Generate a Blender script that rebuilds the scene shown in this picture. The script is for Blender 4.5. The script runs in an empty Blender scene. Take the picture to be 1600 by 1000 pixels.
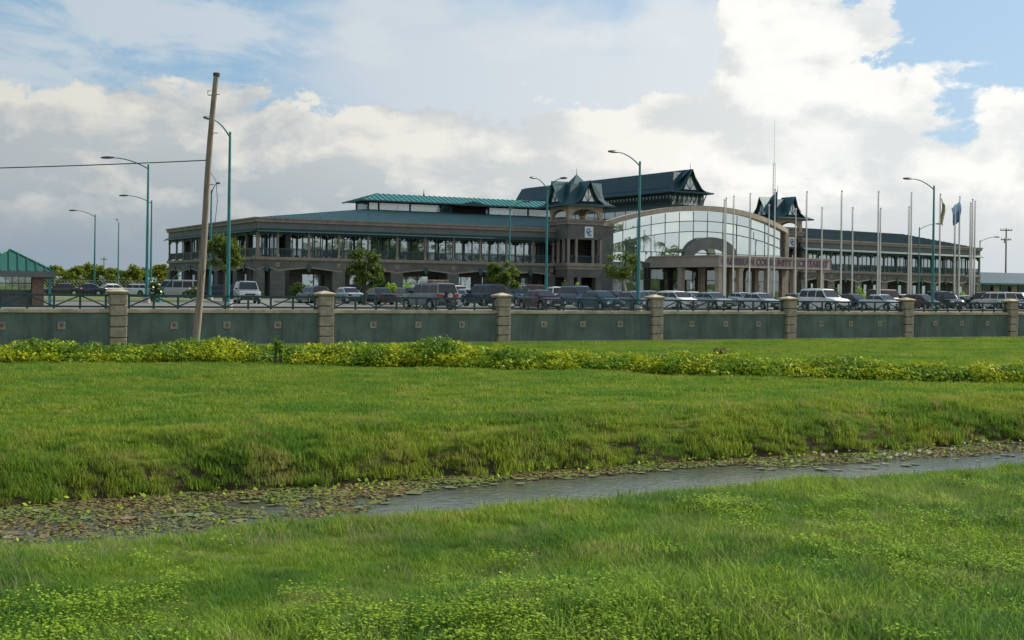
import bpy, math, random
import numpy as np
from mathutils import Vector, Matrix

random.seed(7)
RNG = np.random.default_rng(11)
C = bpy.context.scene.collection
SC = bpy.context.scene
R = math.radians

# ------------------------------------------------------------------ camera, sky, sun, exposure
F = 2000.0                      # focal length in pixels of the 1600 px wide photograph
HY, ROLL = 451.3, 0.0135        # horizon height at the centre, slope of the horizon
EYE = 2.7
cam_d = bpy.data.cameras.new('camera'); cam = bpy.data.objects.new('camera', cam_d); C.objects.link(cam)
cam_d.sensor_width = 36.0; cam_d.lens = F * 36 / 1600
cam_d.shift_y = -(500 - HY) / 1600
cam_d.clip_end = 6000; cam_d.clip_start = 0.3
cam.matrix_world = Matrix.Translation((0, 0, EYE)) @ Matrix.Rotation(R(90), 4, 'X') @ Matrix.Rotation(ROLL, 4, 'Z')
SC.camera = cam
SC.view_settings.view_transform = 'Standard'; SC.view_settings.look = 'None'
SC.view_settings.exposure = 0.2; SC.view_settings.gamma = 1.0; SC.view_settings.use_curve_mapping = False
SC.cycles.max_bounces = 6; SC.cycles.transparent_max_bounces = 16
SC.cycles.use_denoising = True

SUN_AZ, SUN_EL = R(31), R(36)       # azimuth measured from +X towards +Y
S = Vector((math.cos(SUN_AZ) * math.cos(SUN_EL), math.sin(SUN_AZ) * math.cos(SUN_EL), math.sin(SUN_EL)))
sl = bpy.data.lights.new('sun', 'SUN'); sl.energy = 5.0; sl.angle = R(0.5); sl.color = (1.0, 0.93, 0.8)
so = bpy.data.objects.new('sun', sl); C.objects.link(so); so.rotation_euler = (-S).to_track_quat('-Z', 'Y').to_euler()
so.location = (60, 20, 60)


class NT:
    """small helper to write node trees"""
    def __init__(s, tree): s.t = tree; s.n = tree.nodes; s.l = tree.links
    def new(s, typ, **kw):
        n = s.n.new(typ)
        for k, v in kw.items(): setattr(n, k, v)
        return n
    def put(s, sock, v):
        if isinstance(v, bpy.types.NodeSocket): s.l.new(v, sock)
        elif v is not None: sock.default_value = v
    def m(s, op, a, b=None, c=None, clamp=False):
        n = s.new('ShaderNodeMath', operation=op, use_clamp=clamp)
        s.put(n.inputs[0], a); s.put(n.inputs[1], b)
        if c is not None: s.put(n.inputs[2], c)
        return n.outputs[0]
    def mix(s, f, a, b):
        n = s.new('ShaderNodeMix', data_type='RGBA')
        s.put(n.inputs[0], f)
        s.put(n.inputs[6], (*a, 1) if isinstance(a, tuple) else a); s.put(n.inputs[7], (*b, 1) if isinstance(b, tuple) else b)
        return n.outputs[2]
    def noise(s, vec, scale, detail=4, rough=0.55, dist=0.0):
        n = s.new('ShaderNodeTexNoise'); s.put(n.inputs['Vector'], vec)
        n.inputs['Scale'].default_value = scale; n.inputs['Detail'].default_value = detail
        n.inputs['Roughness'].default_value = rough; n.inputs['Distortion'].default_value = dist
        return n.outputs[0]
    def smooth(s, v, a, b):
        n = s.new('ShaderNodeMapRange', interpolation_type='SMOOTHSTEP')
        s.put(n.inputs[0], v); n.inputs[1].default_value = a; n.inputs[2].default_value = b
        return n.outputs[0]
    def lin(s, v, a, b, c=0.0, d=1.0):
        n = s.new('ShaderNodeMapRange')
        s.put(n.inputs[0], v); n.inputs[1].default_value = a; n.inputs[2].default_value = b
        n.inputs[3].default_value = c; n.inputs[4].default_value = d
        return n.outputs[0]


def make_world():
    w = bpy.data.worlds.new('World'); SC.world = w; w.use_nodes = True
    T = NT(w.node_tree); T.n.clear()
    out = T.new('ShaderNodeOutputWorld'); bg = T.new('ShaderNodeBackground'); T.l.new(bg.outputs[0], out.inputs[0])
    bg.inputs[1].default_value = 0.1
    sky = T.new('ShaderNodeTexSky', sky_type='NISHITA'); sky.sun_disc = False
    sky.sun_elevation = SUN_EL; sky.sun_rotation = R(90) - SUN_AZ
    sky.air_density = 1.0; sky.dust_density = 1.2; sky.ozone_density = 1.5
    tc = T.new('ShaderNodeTexCoord'); D = tc.outputs['Generated']
    sp = T.new('ShaderNodeSeparateXYZ'); T.l.new(D, sp.inputs[0]); x, y, z = sp.outputs
    az = T.m('ARCTAN2', x, y); el = T.m('ARCSINE', z)
    # warped direction so that cloud outlines curl
    cv = T.new('ShaderNodeCombineXYZ'); T.put(cv.inputs[0], x); T.put(cv.inputs[1], y); T.put(cv.inputs[2], T.m('MULTIPLY', z, 1.7))
    n_big = T.noise(cv.outputs[0], 5.0, 3, 0.5)
    n_cum = T.noise(cv.outputs[0], 13.0, 10, 0.62, 0.25)
    # same noise looked up a little towards the sun: relief of the cumulus
    sh = T.new('ShaderNodeVectorMath', operation='ADD'); T.l.new(cv.outputs[0], sh.inputs[0]); sh.inputs[1].default_value = (0.012, 0.0, 0.022)
    n_cum2 = T.noise(sh.outputs[0], 13.0, 10, 0.62, 0.25)
    s3 = T.new('ShaderNodeVectorMath', operation='ADD'); T.l.new(cv.outputs[0], s3.inputs[0]); s3.inputs[1].default_value = (0.02, 0.0, 0.045)
    n_pa = T.noise(cv.outputs[0], 9.0, 7, 0.5, 0.3); n_pb = T.noise(s3.outputs[0], 9.0, 7, 0.5, 0.3)
    cw = T.new('ShaderNodeCombineXYZ'); T.put(cw.inputs[0], x); T.put(cw.inputs[1], y)
    T.put(cw.inputs[2], T.m('MULTIPLY', T.m('ADD', z, T.m('MULTIPLY', x, 0.12)), 3.2))
    n_wisp = T.noise(cw.outputs[0], 8.0, 8, 0.62, 0.7)
    wx = T.m('MULTIPLY', T.m('SUBTRACT', T.noise(cv.outputs[0], 30.0, 4, 0.6), 0.5), 0.035)
    wy = T.m('MULTIPLY', T.m('SUBTRACT', T.noise(sh.outputs[0], 37.0, 4, 0.6), 0.5), 0.03)
    azw = T.m('ADD', az, wx); elw = T.m('ADD', el, wy)

    def blob(px, py, rx, ry, k=1.0, rot=0.0):
        a0 = math.atan((px - 800) / F); h = HY + ROLL * (px - 800); e0 = math.atan((h - py) / F * math.cos(a0))
        dx = T.m('SUBTRACT', azw, a0); dy = T.m('SUBTRACT', elw, e0)
        if rot:
            c, s_ = math.cos(rot), math.sin(rot)
            dx, dy = (T.m('ADD', T.m('MULTIPLY', dx, c), T.m('MULTIPLY', dy, s_)),
                      T.m('SUBTRACT', T.m('MULTIPLY', dy, c), T.m('MULTIPLY', dx, s_)))
        q = T.m('ADD', T.m('POWER', T.m('ABSOLUTE', T.m('MULTIPLY', dx, F / rx)), 2.0), T.m('POWER', T.m('ABSOLUTE', T.m('MULTIPLY', dy, F / ry)), 2.0))
        v = T.m('MULTIPLY', T.m('SUBTRACT', 1.0, T.m('SQRT', q)), k)
        return T.m('MAXIMUM', v, -1.5)

    def union(lst):
        v = lst[0]
        for b in lst[1:]:
            n = T.new('ShaderNodeMath', operation='SMOOTH_MAX'); T.put(n.inputs[0], v); T.put(n.inputs[1], b); n.inputs[2].default_value = 0.25
            v = n.outputs[0]
        return v
    # --- high thin veil and wisps
    veil_b = union([blob(760, 130, 330, 150, 1.1), blob(1000, 190, 300, 170, 1.1), blob(620, 20, 170, 50, 0.9), blob(1080, 90, 160, 130, 1.2)])
    veil_a = T.smooth(T.m('ADD', veil_b, T.m('MULTIPLY', T.m('SUBTRACT', n_big, 0.5), 0.8)), -0.15, 0.55)
    infr = T.smooth(T.m('ABSOLUTE', T.m('SUBTRACT', az, 0.0)), 0.5, 0.9)
    wb = union([blob(230, 40, 360, 75, 1.0), blob(80, 95, 240, 60, 0.8), blob(880, 60, 220, 30, 0.8), blob(330, 140, 120, 22, .6), blob(1500, 106, 70, 12, 1.0), blob(1560, 150, 60, 12, .7), blob(560, 55, 80, 60, .9), blob(480, 80, 60, 30, .7)])
    wisp_a = T.smooth(T.m('ADD', T.m('MULTIPLY', T.m('SUBTRACT', n_wisp, 0.5), 2.6), T.m('MAXIMUM', wb, T.m('MULTIPLY', T.m('SUBTRACT', infr, 0.85), 0.6))), 0.0, 0.75)
    # --- cumulus
    cb = union([blob(1230, 30, 95, 90, 1.2), blob(1310, 50, 100, 55, 1.2), blob(1250, 110, 90, 70, 1.2), blob(1190, 150, 90, 110, 1.3), blob(1330, 200, 150, 100, 1.3), blob(1240, 260, 260, 90, 1.4),
                blob(1050, 190, 120, 42, 1.2), blob(1590, 250, 90, 95, 1.2), blob(1480, 320, 160, 70, 1.1),
                blob(740, 250, 230, 75, 1.0), blob(300, 255, 420, 120, 1.1), blob(60, 230, 200, 100, .9), blob(900, 230, 130, 60, .9), blob(560, 210, 220, 55, .8)])
    # a closed deck near the horizon, all the way round
    deck = T.m('MULTIPLY', T.m('SUBTRACT', 0.128, el), 9.0)
    allr = T.m('MULTIPLY', T.m('SUBTRACT', T.m('ADD', infr, T.m('MULTIPLY', n_big, 0.9)), 1.1), 1.0)
    rough = T.m('MULTIPLY', T.m('SUBTRACT', n_cum, 0.5), 2.1)
    cbase = T.m('MAXIMUM', T.m('MAXIMUM', cb, deck), T.m('SUBTRACT', allr, T.m('MULTIPLY', el, 0.5)))
    cval = T.m('ADD', cbase, rough)
    cum_a = T.smooth(cval, 0.0, 0.20)
    # --- colours (radiance; the Background strength is 0.1)
    K = 8.7
    side = T.smooth(az, -0.42, 0.42)                 # brighter towards the sun
    side2 = T.smooth(T.m('ABSOLUTE', T.m('SUBTRACT', az, math.pi/2 - SUN_AZ)), 2.4, 0.25)
    relief = T.m('ADD', T.m('MULTIPLY', T.m('SUBTRACT', n_cum, n_cum2), 3.6), T.m('MULTIPLY', T.m('SUBTRACT', n_pa, n_pb), 4.2))
    low = T.smooth(el, 0.0, 0.12)
    c_dark = T.mix(side, (0.31*K, 0.375*K, 0.43*K), (0.66*K, 0.70*K, 0.71*K))
    c_mid = T.mix(side, (0.50*K, 0.53*K, 0.54*K), (0.84*K, 0.86*K, 0.85*K))
    c_lit = T.mix(side, (0.75*K, 0.73*K, 0.66*K), (1.04*K, 1.02*K, 0.97*K))
    f1 = T.m('ADD', T.m('MULTIPLY', low, 0.85), T.m('MULTIPLY', T.m('SUBTRACT', n_big, 0.5), 0.9), None, True)
    cc = T.mix(f1, c_dark, c_mid)
    f2 = T.m('ADD', T.m('ADD', relief, T.m('MULTIPLY', T.m('SUBTRACT', n_wisp, .45), 1.1)), T.m('ADD', T.m('MULTIPLY', side, 0.15), T.m('MULTIPLY', T.smooth(cval, 0.9, 0.1), 0.42)), None, True)
    f2 = T.m('MULTIPLY', f2, T.smooth(el, 0.02, 0.09))
    cc = T.mix(f2, cc, c_lit)
    core = T.smooth(T.m('ADD', union([blob(1200, 120, 90, 150, 1.0), blob(1270, 230, 130, 80, 1.0), blob(1270, 40, 100, 50, 1.0)]), T.m('MULTIPLY', relief, .5)), -0.1, 0.7)
    cc = T.mix(T.m('MULTIPLY', core, .7), cc, (1.05*K, 1.04*K, 1.0*K))
    veil_c = T.mix(side, (0.50*K, 0.59*K, 0.67*K), (0.84*K, 0.87*K, 0.89*K))
    wisp_c = T.mix(side, (0.55*K, 0.63*K, 0.69*K), (0.86*K, 0.89*K, 0.91*K))
    blue = T.mix(side, (0.27*K, 0.47*K, 0.67*K), (0.42*K, 0.62*K, 0.83*K))
    base = T.mix(0.72, sky.outputs[0], blue)
    c1 = T.mix(T.m('MULTIPLY', veil_a, 0.95), base, veil_c)
    c2 = T.mix(T.m('MULTIPLY', wisp_a, 0.9), c1, wisp_c)
    c3 = T.mix(T.m('MULTIPLY', cum_a, 0.96), c2, cc)
    hz = T.smooth(el, 0.055, -0.005)
    c4 = T.mix(T.m('MULTIPLY', hz, 0.6), c3, T.mix(side, (0.28*K, 0.36*K, 0.43*K), (0.66*K, 0.71*K, 0.73*K)))
    T.put(bg.inputs[0], c4)


make_world()

# ------------------------------------------------------------------ materials
MATS = {}


def mat(name, col, rough=0.7, metal=0.0, var=0.0, scale=3.0, col2=None, bump=0.0, bscale=None, coat=0.0, spec=None, obj=False, streak=0.0):
    if name in MATS: return MATS[name]
    m = bpy.data.materials.new(name); m.use_nodes = True
    T = NT(m.node_tree); p = T.n['Principled BSDF']
    p.inputs['Roughness'].default_value = rough; p.inputs['Metallic'].default_value = metal
    if coat: p.inputs['Coat Weight'].default_value = coat; p.inputs['Coat Roughness'].default_value = 0.05
    if spec is not None: p.inputs['Specular IOR Level'].default_value = spec
    if obj: pos = T.new('ShaderNodeTexCoord').outputs['Object']
    else: pos = T.new('ShaderNodeNewGeometry').outputs['Position']
    c = (*col, 1)
    if var or col2:
        c2 = col2 or tuple(max(0, v * (1 - var)) for v in col)
        f = T.smooth(T.noise(pos, scale, 6, 0.6), 0.35, 0.65)
        c = T.mix(f, col, c2)
        if streak:
            mp = T.new('ShaderNodeVectorMath', operation='MULTIPLY'); T.put(mp.inputs[0], pos); mp.inputs[1].default_value = (1, 1, 0.12)
            f3 = T.smooth(T.noise(mp.outputs[0], scale * 2.5, 5, 0.6), 0.45, 0.75)
            c = T.mix(T.m('MULTIPLY', f3, streak), c, tuple(v * 0.45 for v in col))
    T.put(p.inputs['Base Color'], c)
    if bump:
        b = T.new('ShaderNodeBump'); b.inputs['Strength'].default_value = bump; b.inputs['Distance'].default_value = 0.05
        T.put(b.inputs['Height'], T.noise(pos, bscale or scale * 4, 6, 0.6)); T.l.new(b.outputs[0], p.inputs['Normal'])
    MATS[name] = m
    return m


def leaf_mat(name, c1, c2, c3=None, trans=0.35, pscale=0.5, rough=0.55):
    m = bpy.data.materials.new(name); m.use_nodes = True
    T = NT(m.node_tree); T.n.clear()
    out = T.new('ShaderNodeOutputMaterial')
    geo = T.new('ShaderNodeNewGeometry')
    r = geo.outputs['Random Per Island']
    c = T.mix(r, c1, c2)
    if c3:
        f = T.smooth(T.noise(geo.outputs['Position'], pscale, 5, 0.6), 0.42, 0.62)
        c = T.mix(f, c, c3)
    p = T.new('ShaderNodeBsdfPrincipled'); T.put(p.inputs['Base Color'], c); p.inputs['Roughness'].default_value = rough
    p.inputs['Specular IOR Level'].default_value = 0.1
    tr = T.new('ShaderNodeBsdfTranslucent'); T.put(tr.inputs[0], T.mix(0.5, c, (0.12, 0.2, 0.02)))
    mx = T.new('ShaderNodeMixShader'); mx.inputs[0].default_value = trans
    T.l.new(p.outputs[0], mx.inputs[1]); T.l.new(tr.outputs[0], mx.inputs[2]); T.l.new(mx.outputs[0], out.inputs[0])
    MATS[name] = m
    return m


def grass_mat(name, c1, c2, dry, patch, trans=0.3):
    """blades: colour per blade, with broad drier and lusher patches over the ground"""
    m = bpy.data.materials.new(name); m.use_nodes = True
    T = NT(m.node_tree); T.n.clear()
    out = T.new('ShaderNodeOutputMaterial'); geo = T.new('ShaderNodeNewGeometry')
    pos = geo.outputs['Position']
    fl = T.new('ShaderNodeVectorMath', operation='MULTIPLY'); T.put(fl.inputs[0], pos); fl.inputs[1].default_value = (1, 1, 0)
    c = T.mix(geo.outputs['Random Per Island'], c1, c2)
    c = T.mix(T.m('MULTIPLY', T.smooth(T.noise(fl.outputs[0], 0.35, 5, 0.65), 0.42, 0.62), 0.9), c, patch)
    c = T.mix(T.m('MULTIPLY', T.smooth(T.noise(fl.outputs[0], 1.7, 5, 0.65, 0.4), 0.50, 0.66), 0.55), c, tuple(v * .55 for v in patch))
    c = T.mix(T.m('MULTIPLY', T.smooth(T.noise(fl.outputs[0], 0.9, 6, 0.7, 0.5), 0.5, 0.72), 0.7), c, dry)
    p = T.new('ShaderNodeBsdfPrincipled'); T.put(p.inputs['Base Color'], c); p.inputs['Roughness'].default_value = 0.6
    p.inputs['Specular IOR Level'].default_value = 0.12
    tr = T.new('ShaderNodeBsdfTranslucent'); T.put(tr.inputs[0], c)
    mx = T.new('ShaderNodeMixShader'); mx.inputs[0].default_value = trans
    T.l.new(p.outputs[0], mx.inputs[1]); T.l.new(tr.outputs[0], mx.inputs[2]); T.l.new(mx.outputs[0], out.inputs[0])
    MATS[name] = m
    return m


def glass_mat(name, tint, rough, metal=0.9, wav=0.02, wscale=0.35):
    m = bpy.data.materials.new(name); m.use_nodes = True
    T = NT(m.node_tree); p = T.n['Principled BSDF']
    p.inputs['Base Color'].default_value = (*tint, 1); p.inputs['Metallic'].default_value = metal; p.inputs['Roughness'].default_value = rough
    if wav:
        b = T.new('ShaderNodeBump'); b.inputs['Strength'].default_value = wav; b.inputs['Distance'].default_value = 1.0
        T.put(b.inputs['Height'], T.noise(T.new('ShaderNodeNewGeometry').outputs['Position'], wscale, 2, 0.4)); T.l.new(b.outputs[0], p.inputs['Normal'])
    MATS[name] = m
    return m


def clear_mat(name):
    m = bpy.data.materials.new(name); m.use_nodes = True
    T = NT(m.node_tree); T.n.clear(); out = T.new('ShaderNodeOutputMaterial')
    tr = T.new('ShaderNodeBsdfTransparent'); tr.inputs[0].default_value = (.66, .74, .74, 1)
    gl = T.new('ShaderNodeBsdfGlossy'); gl.inputs['Roughness'].default_value = 0.05
    mx = T.new('ShaderNodeMixShader'); mx.inputs[0].default_value = 0.22
    T.l.new(tr.outputs[0], mx.inputs[1]); T.l.new(gl.outputs[0], mx.inputs[2]); T.l.new(mx.outputs[0], out.inputs[0])
    MATS[name] = m
    return m


M_ = MATS
mat('roof_dark', (0.012, 0.050, 0.066), 0.5, 0.1, var=0.25, scale=0.6)
mat('roof_bright', (0.04, 0.20, 0.185), 0.45, 0.15, var=0.2, scale=0.8)
mat('teal_roof', (0.034, 0.108, 0.115), 0.45, 0.2, var=0.25, scale=0.6)
mat('teal_roof_green', (0.022, 0.12, 0.08), 0.5, 0.15, var=0.2, scale=0.8)
mat('teal_trim', (0.016, 0.06, 0.065), 0.5, var=0.2)
mat('teal_rail', (0.012, 0.065, 0.075), 0.45, 0.2, var=0.3, scale=5)
mat('teal_lamp', (0.03, 0.20, 0.20), 0.4, 0.3, var=0.2, scale=2)
mat('stone_tan', (0.44, 0.37, 0.29), 0.85, var=0.25, scale=2.2, bump=0.25, bscale=14, streak=0.35)
mat('stone_band', (0.255, 0.22, 0.185), 0.85, var=0.2, scale=1.2, bump=0.15, streak=0.3)
mat('block_tan', (0.40, 0.33, 0.25), 0.9, var=0.3, scale=3.5, bump=0.5, bscale=22, streak=0.3)
mat('stone_grey', (0.125, 0.13, 0.12), 0.85, var=0.3, scale=0.7, bump=0.3, bscale=6, streak=0.25)
mat('fascia_grey', (0.13, 0.145, 0.14), 0.8, var=0.15, scale=0.5, streak=0.25)
mat('render_green', (0.125, 0.172, 0.150), 0.9, var=0.3, scale=0.9, bump=0.3, bscale=30, streak=0.85)
mat('coping_tan', (0.50, 0.42, 0.29), 0.85, var=0.35, scale=1.6, bump=0.3, bscale=18, streak=0.3)
mat('canopy_brown', (0.38, 0.32, 0.275), 0.8, var=0.12, scale=0.8, streak=0.2)
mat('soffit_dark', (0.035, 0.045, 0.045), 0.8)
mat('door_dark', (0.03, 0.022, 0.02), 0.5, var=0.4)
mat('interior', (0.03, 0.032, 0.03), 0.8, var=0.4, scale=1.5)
mat('lettering', (0.10, 0.065, 0.10), 0.5)
mat('plaque', (0.62, 0.66, 0.68), 0.5)
mat('logo_blue', (0.10, 0.15, 0.32), 0.5)
mat('lattice_white', (0.75, 0.76, 0.74), 0.5)
mat('mullion', (0.05, 0.075, 0.075), 0.45, 0.4)
glass_mat('mirror_glass', (0.70, 0.78, 0.77), 0.015, wav=0.006)
glass_mat('lobby_glass', (0.22, 0.25, 0.25), 0.04, wav=0.012, wscale=0.6)
glass_mat('window_glass', (0.42, 0.49, 0.50), 0.03, wav=0.012, wscale=0.6)
clear_mat('clear_glass')
mat('asphalt', (0.16, 0.152, 0.135), 0.9, var=0.3, scale=0.12, bump=0.1, bscale=10)
mat('concrete', (0.38, 0.37, 0.33), 0.85, var=0.25, scale=1.0)
mat('paint_white', (0.75, 0.75, 0.72), 0.6, var=0.2)
mat('pole_metal', (0.62, 0.62, 0.58), 0.35, 0.45, var=0.12, scale=1.5)
mat('lamp_head', (0.10, 0.085, 0.075), 0.5, 0.3)
mat('wire', (0.03, 0.03, 0.03), 0.6)
mat('galvanised', (0.35, 0.35, 0.34), 0.5, 0.6)
mat('bark', (0.10, 0.075, 0.05), 0.9, var=0.4, scale=6, bump=0.5)
mat('bark_pale', (0.42, 0.40, 0.34), 0.8, var=0.3, scale=5)
mat('brick_brown', (0.20, 0.14, 0.105), 0.85, var=0.3, scale=5, bump=0.3)
mat('tyre', (0.015, 0.015, 0.016), 0.8)
mat('rim', (0.42, 0.42, 0.43), 0.3, 0.8)
mat('car_glass', (0.012, 0.016, 0.018), 0.08, 0.0, spec=0.45)
mat('headlight', (0.75, 0.78, 0.8), 0.08, 0.3)
mat('taillight', (0.30, 0.012, 0.01), 0.15)
mat('black_plastic', (0.02, 0.02, 0.022), 0.6)
mat('plate', (0.35, 0.33, 0.24), 0.6)
mat('pad_green', (0.17, 0.21, 0.055), 0.35, var=0.35, scale=3)
mat('pad_olive', (0.22, 0.20, 0.07), 0.4, var=0.35, scale=3)
mat('pad_brown', (0.22, 0.145, 0.07), 0.5, var=0.4, scale=3)
mat('flower_white', (0.8, 0.8, 0.75), 0.6)
mat('flag_gold', (0.48, 0.42, 0.22), 0.7, col2=(0.08, 0.14, 0.07), scale=1.2)
mat('flag_blue', (0.12, 0.20, 0.38), 0.7)
mat('flag_sky', (0.35, 0.52, 0.72), 0.7)
leaf_mat('hedge_leaf', (0.30, 0.38, 0.02), (0.58, 0.57, 0.025), (0.18, 0.30, 0.025), 0.35, 0.9)
leaf_mat('hedge_green', (0.10, 0.20, 0.025), (0.20, 0.31, 0.04), None, 0.35)
leaf_mat('tree_leaf', (0.10, 0.155, 0.03), (0.23, 0.27, 0.055), (0.075, 0.12, 0.03), 0.4, 0.6)
leaf_mat('tree_leaf_far', (0.17, 0.21, 0.03), (0.32, 0.33, 0.05), (0.13, 0.17, 0.03), 0.35, 0.15)
leaf_mat('shrub_leaf', (0.03, 0.07, 0.015), (0.09, 0.14, 0.03), None, 0.3)
leaf_mat('weed_leaf', (0.22, 0.38, 0.022), (0.40, 0.55, 0.045), None, 0.4)
leaf_mat('mat_leaf', (0.13, 0.085, 0.035), (0.24, 0.20, 0.08), (0.15, 0.18, 0.05), 0.1, 0.8)
grass_mat('grass_lawn', (0.14, 0.235, 0.022), (0.30, 0.38, 0.05), (0.40, 0.37, 0.10), (0.11, 0.24, 0.03), .5)
grass_mat('grass_near', (0.12, 0.24, 0.025), (0.32, 0.44, 0.06), (0.40, 0.38, 0.14), (0.09, 0.21, 0.035), .5)
grass_mat('grass_bank', (0.16, 0.25, 0.02), (0.36, 0.41, 0.06), (0.44, 0.31, 0.13), (0.12, 0.24, 0.03), .45)


leaf_mat('seed_straw', (0.30, 0.28, 0.14), (0.45, 0.38, 0.24), (0.22, 0.27, 0.09), 0.4, 0.8)


def m_wood():
    m = mat('pole_wood', (0.22, 0.16, 0.12), 0.9)
    T = NT(m.node_tree); p = T.n['Principled BSDF']
    pos = T.new('ShaderNodeNewGeometry').outputs['Position']
    mp = T.new('ShaderNodeVectorMath', operation='MULTIPLY'); T.put(mp.inputs[0], pos); mp.inputs[1].default_value = (9, 9, 0.35)
    n1 = T.noise(mp.outputs[0], 3.0, 8, 0.7)
    c = T.mix(T.smooth(n1, 0.3, 0.7), (0.34, 0.29, 0.245), (0.13, 0.095, 0.07))
    c = T.mix(T.m('MULTIPLY', T.smooth(T.noise(pos, 0.8, 4), 0.5, 0.7), 0.5), c, (0.20, 0.09, 0.05))
    T.put(p.inputs['Base Color'], c)
    b = T.new('ShaderNodeBump'); b.inputs['Strength'].default_value = 0.6; b.inputs['Distance'].default_value = 0.02
    T.put(b.inputs['Height'], n1); T.l.new(b.outputs[0], p.inputs['Normal'])


def m_ground():
    m = mat('soil_grass', (0.07, 0.1, 0.03), 1.0, spec=0.03)
    T = NT(m.node_tree); p = T.n['Principled BSDF']
    pos = T.new('ShaderNodeNewGeometry').outputs['Position']; sp = T.new('ShaderNodeSeparateXYZ'); T.put(sp.inputs[0], pos)
    n1 = T.noise(pos, 0.35, 5, 0.65); n2 = T.noise(pos, 9.0, 6, 0.7)
    c = T.mix(T.smooth(n1, 0.4, 0.65), (0.10, 0.145, 0.022), (0.07, 0.125, 0.02))
    c = T.mix(T.smooth(T.noise(pos, 0.9, 6, .7, .5), 0.52, 0.72), c, (0.12, 0.125, 0.04))
    c = T.mix(T.m('MULTIPLY', T.smooth(n2, 0.5, 0.7), 0.5), c, (0.035, 0.055, 0.012))
    c = T.mix(T.smooth(T.m('ADD', sp.outputs[2], T.m('MULTIPLY', T.m('SUBTRACT', n2, .5), .5)), -0.24, -0.52), c, (0.055, 0.045, 0.024))
    T.put(p.inputs['Base Color'], c)
    b = T.new('ShaderNodeBump'); b.inputs['Strength'].default_value = 0.8; b.inputs['Distance'].default_value = 0.06
    T.put(b.inputs['Height'], T.noise(pos, 14.0, 6, 0.7)); T.l.new(b.outputs[0], p.inputs['Normal'])
    m = mat('far_grass', (0.14, 0.18, 0.04), 1.0, spec=0.05, col2=(0.10, 0.15, 0.03), scale=0.25, bump=0.5, bscale=8)


def m_water():
    m = mat('canal_water', (0.035, 0.032, 0.02), 0.07, spec=0.9)
    T = NT(m.node_tree); p = T.n['Principled BSDF']
    pos = T.new('ShaderNodeNewGeometry').outputs['Position']
    b = T.new('ShaderNodeBump'); b.inputs['Strength'].default_value = 0.5; b.inputs['Distance'].default_value = 0.03
    T.put(b.inputs['Height'], T.noise(pos, 6.0, 4, 0.6, 0.3)); T.l.new(b.outputs[0], p.inputs['Normal'])
    c = T.mix(T.smooth(T.noise(pos, 1.3, 6, .7), .45, .7), (0.075, 0.075, 0.062), (0.11, 0.10, 0.075)); T.put(p.inputs['Base Color'], c)


m_wood(); m_ground(); m_water()

# ------------------------------------------------------------------ object helpers
WORLD = {}


def tag(o, label=None, cat=None, group=None, kind=None):
    if label: o['label'] = label
    if cat: o['category'] = cat
    if group: o['group'] = group
    if kind: o['kind'] = kind
    return o


def empty(name, loc, label=None, cat=None, group=None, rz=0.0):
    o = bpy.data.objects.new(name, None); C.objects.link(o); o.location = loc; o.rotation_euler = (0, 0, rz)
    o.empty_display_size = 0.3
    WORLD[o.name] = Vector(loc)
    return tag(o, label, cat, group)


def link(name, me, parent=None, origin=None):
    """link a mesh whose vertices are in world space (parent unrotated)"""
    o = bpy.data.objects.new(name, me); C.objects.link(o)
    og = Vector(origin) if origin is not None else Vector((0, 0, 0))
    WORLD[o.name] = og
    if parent is not None:
        o.parent = parent; o.location = og - WORLD[parent.name]
    else: o.location = og
    return o


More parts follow.
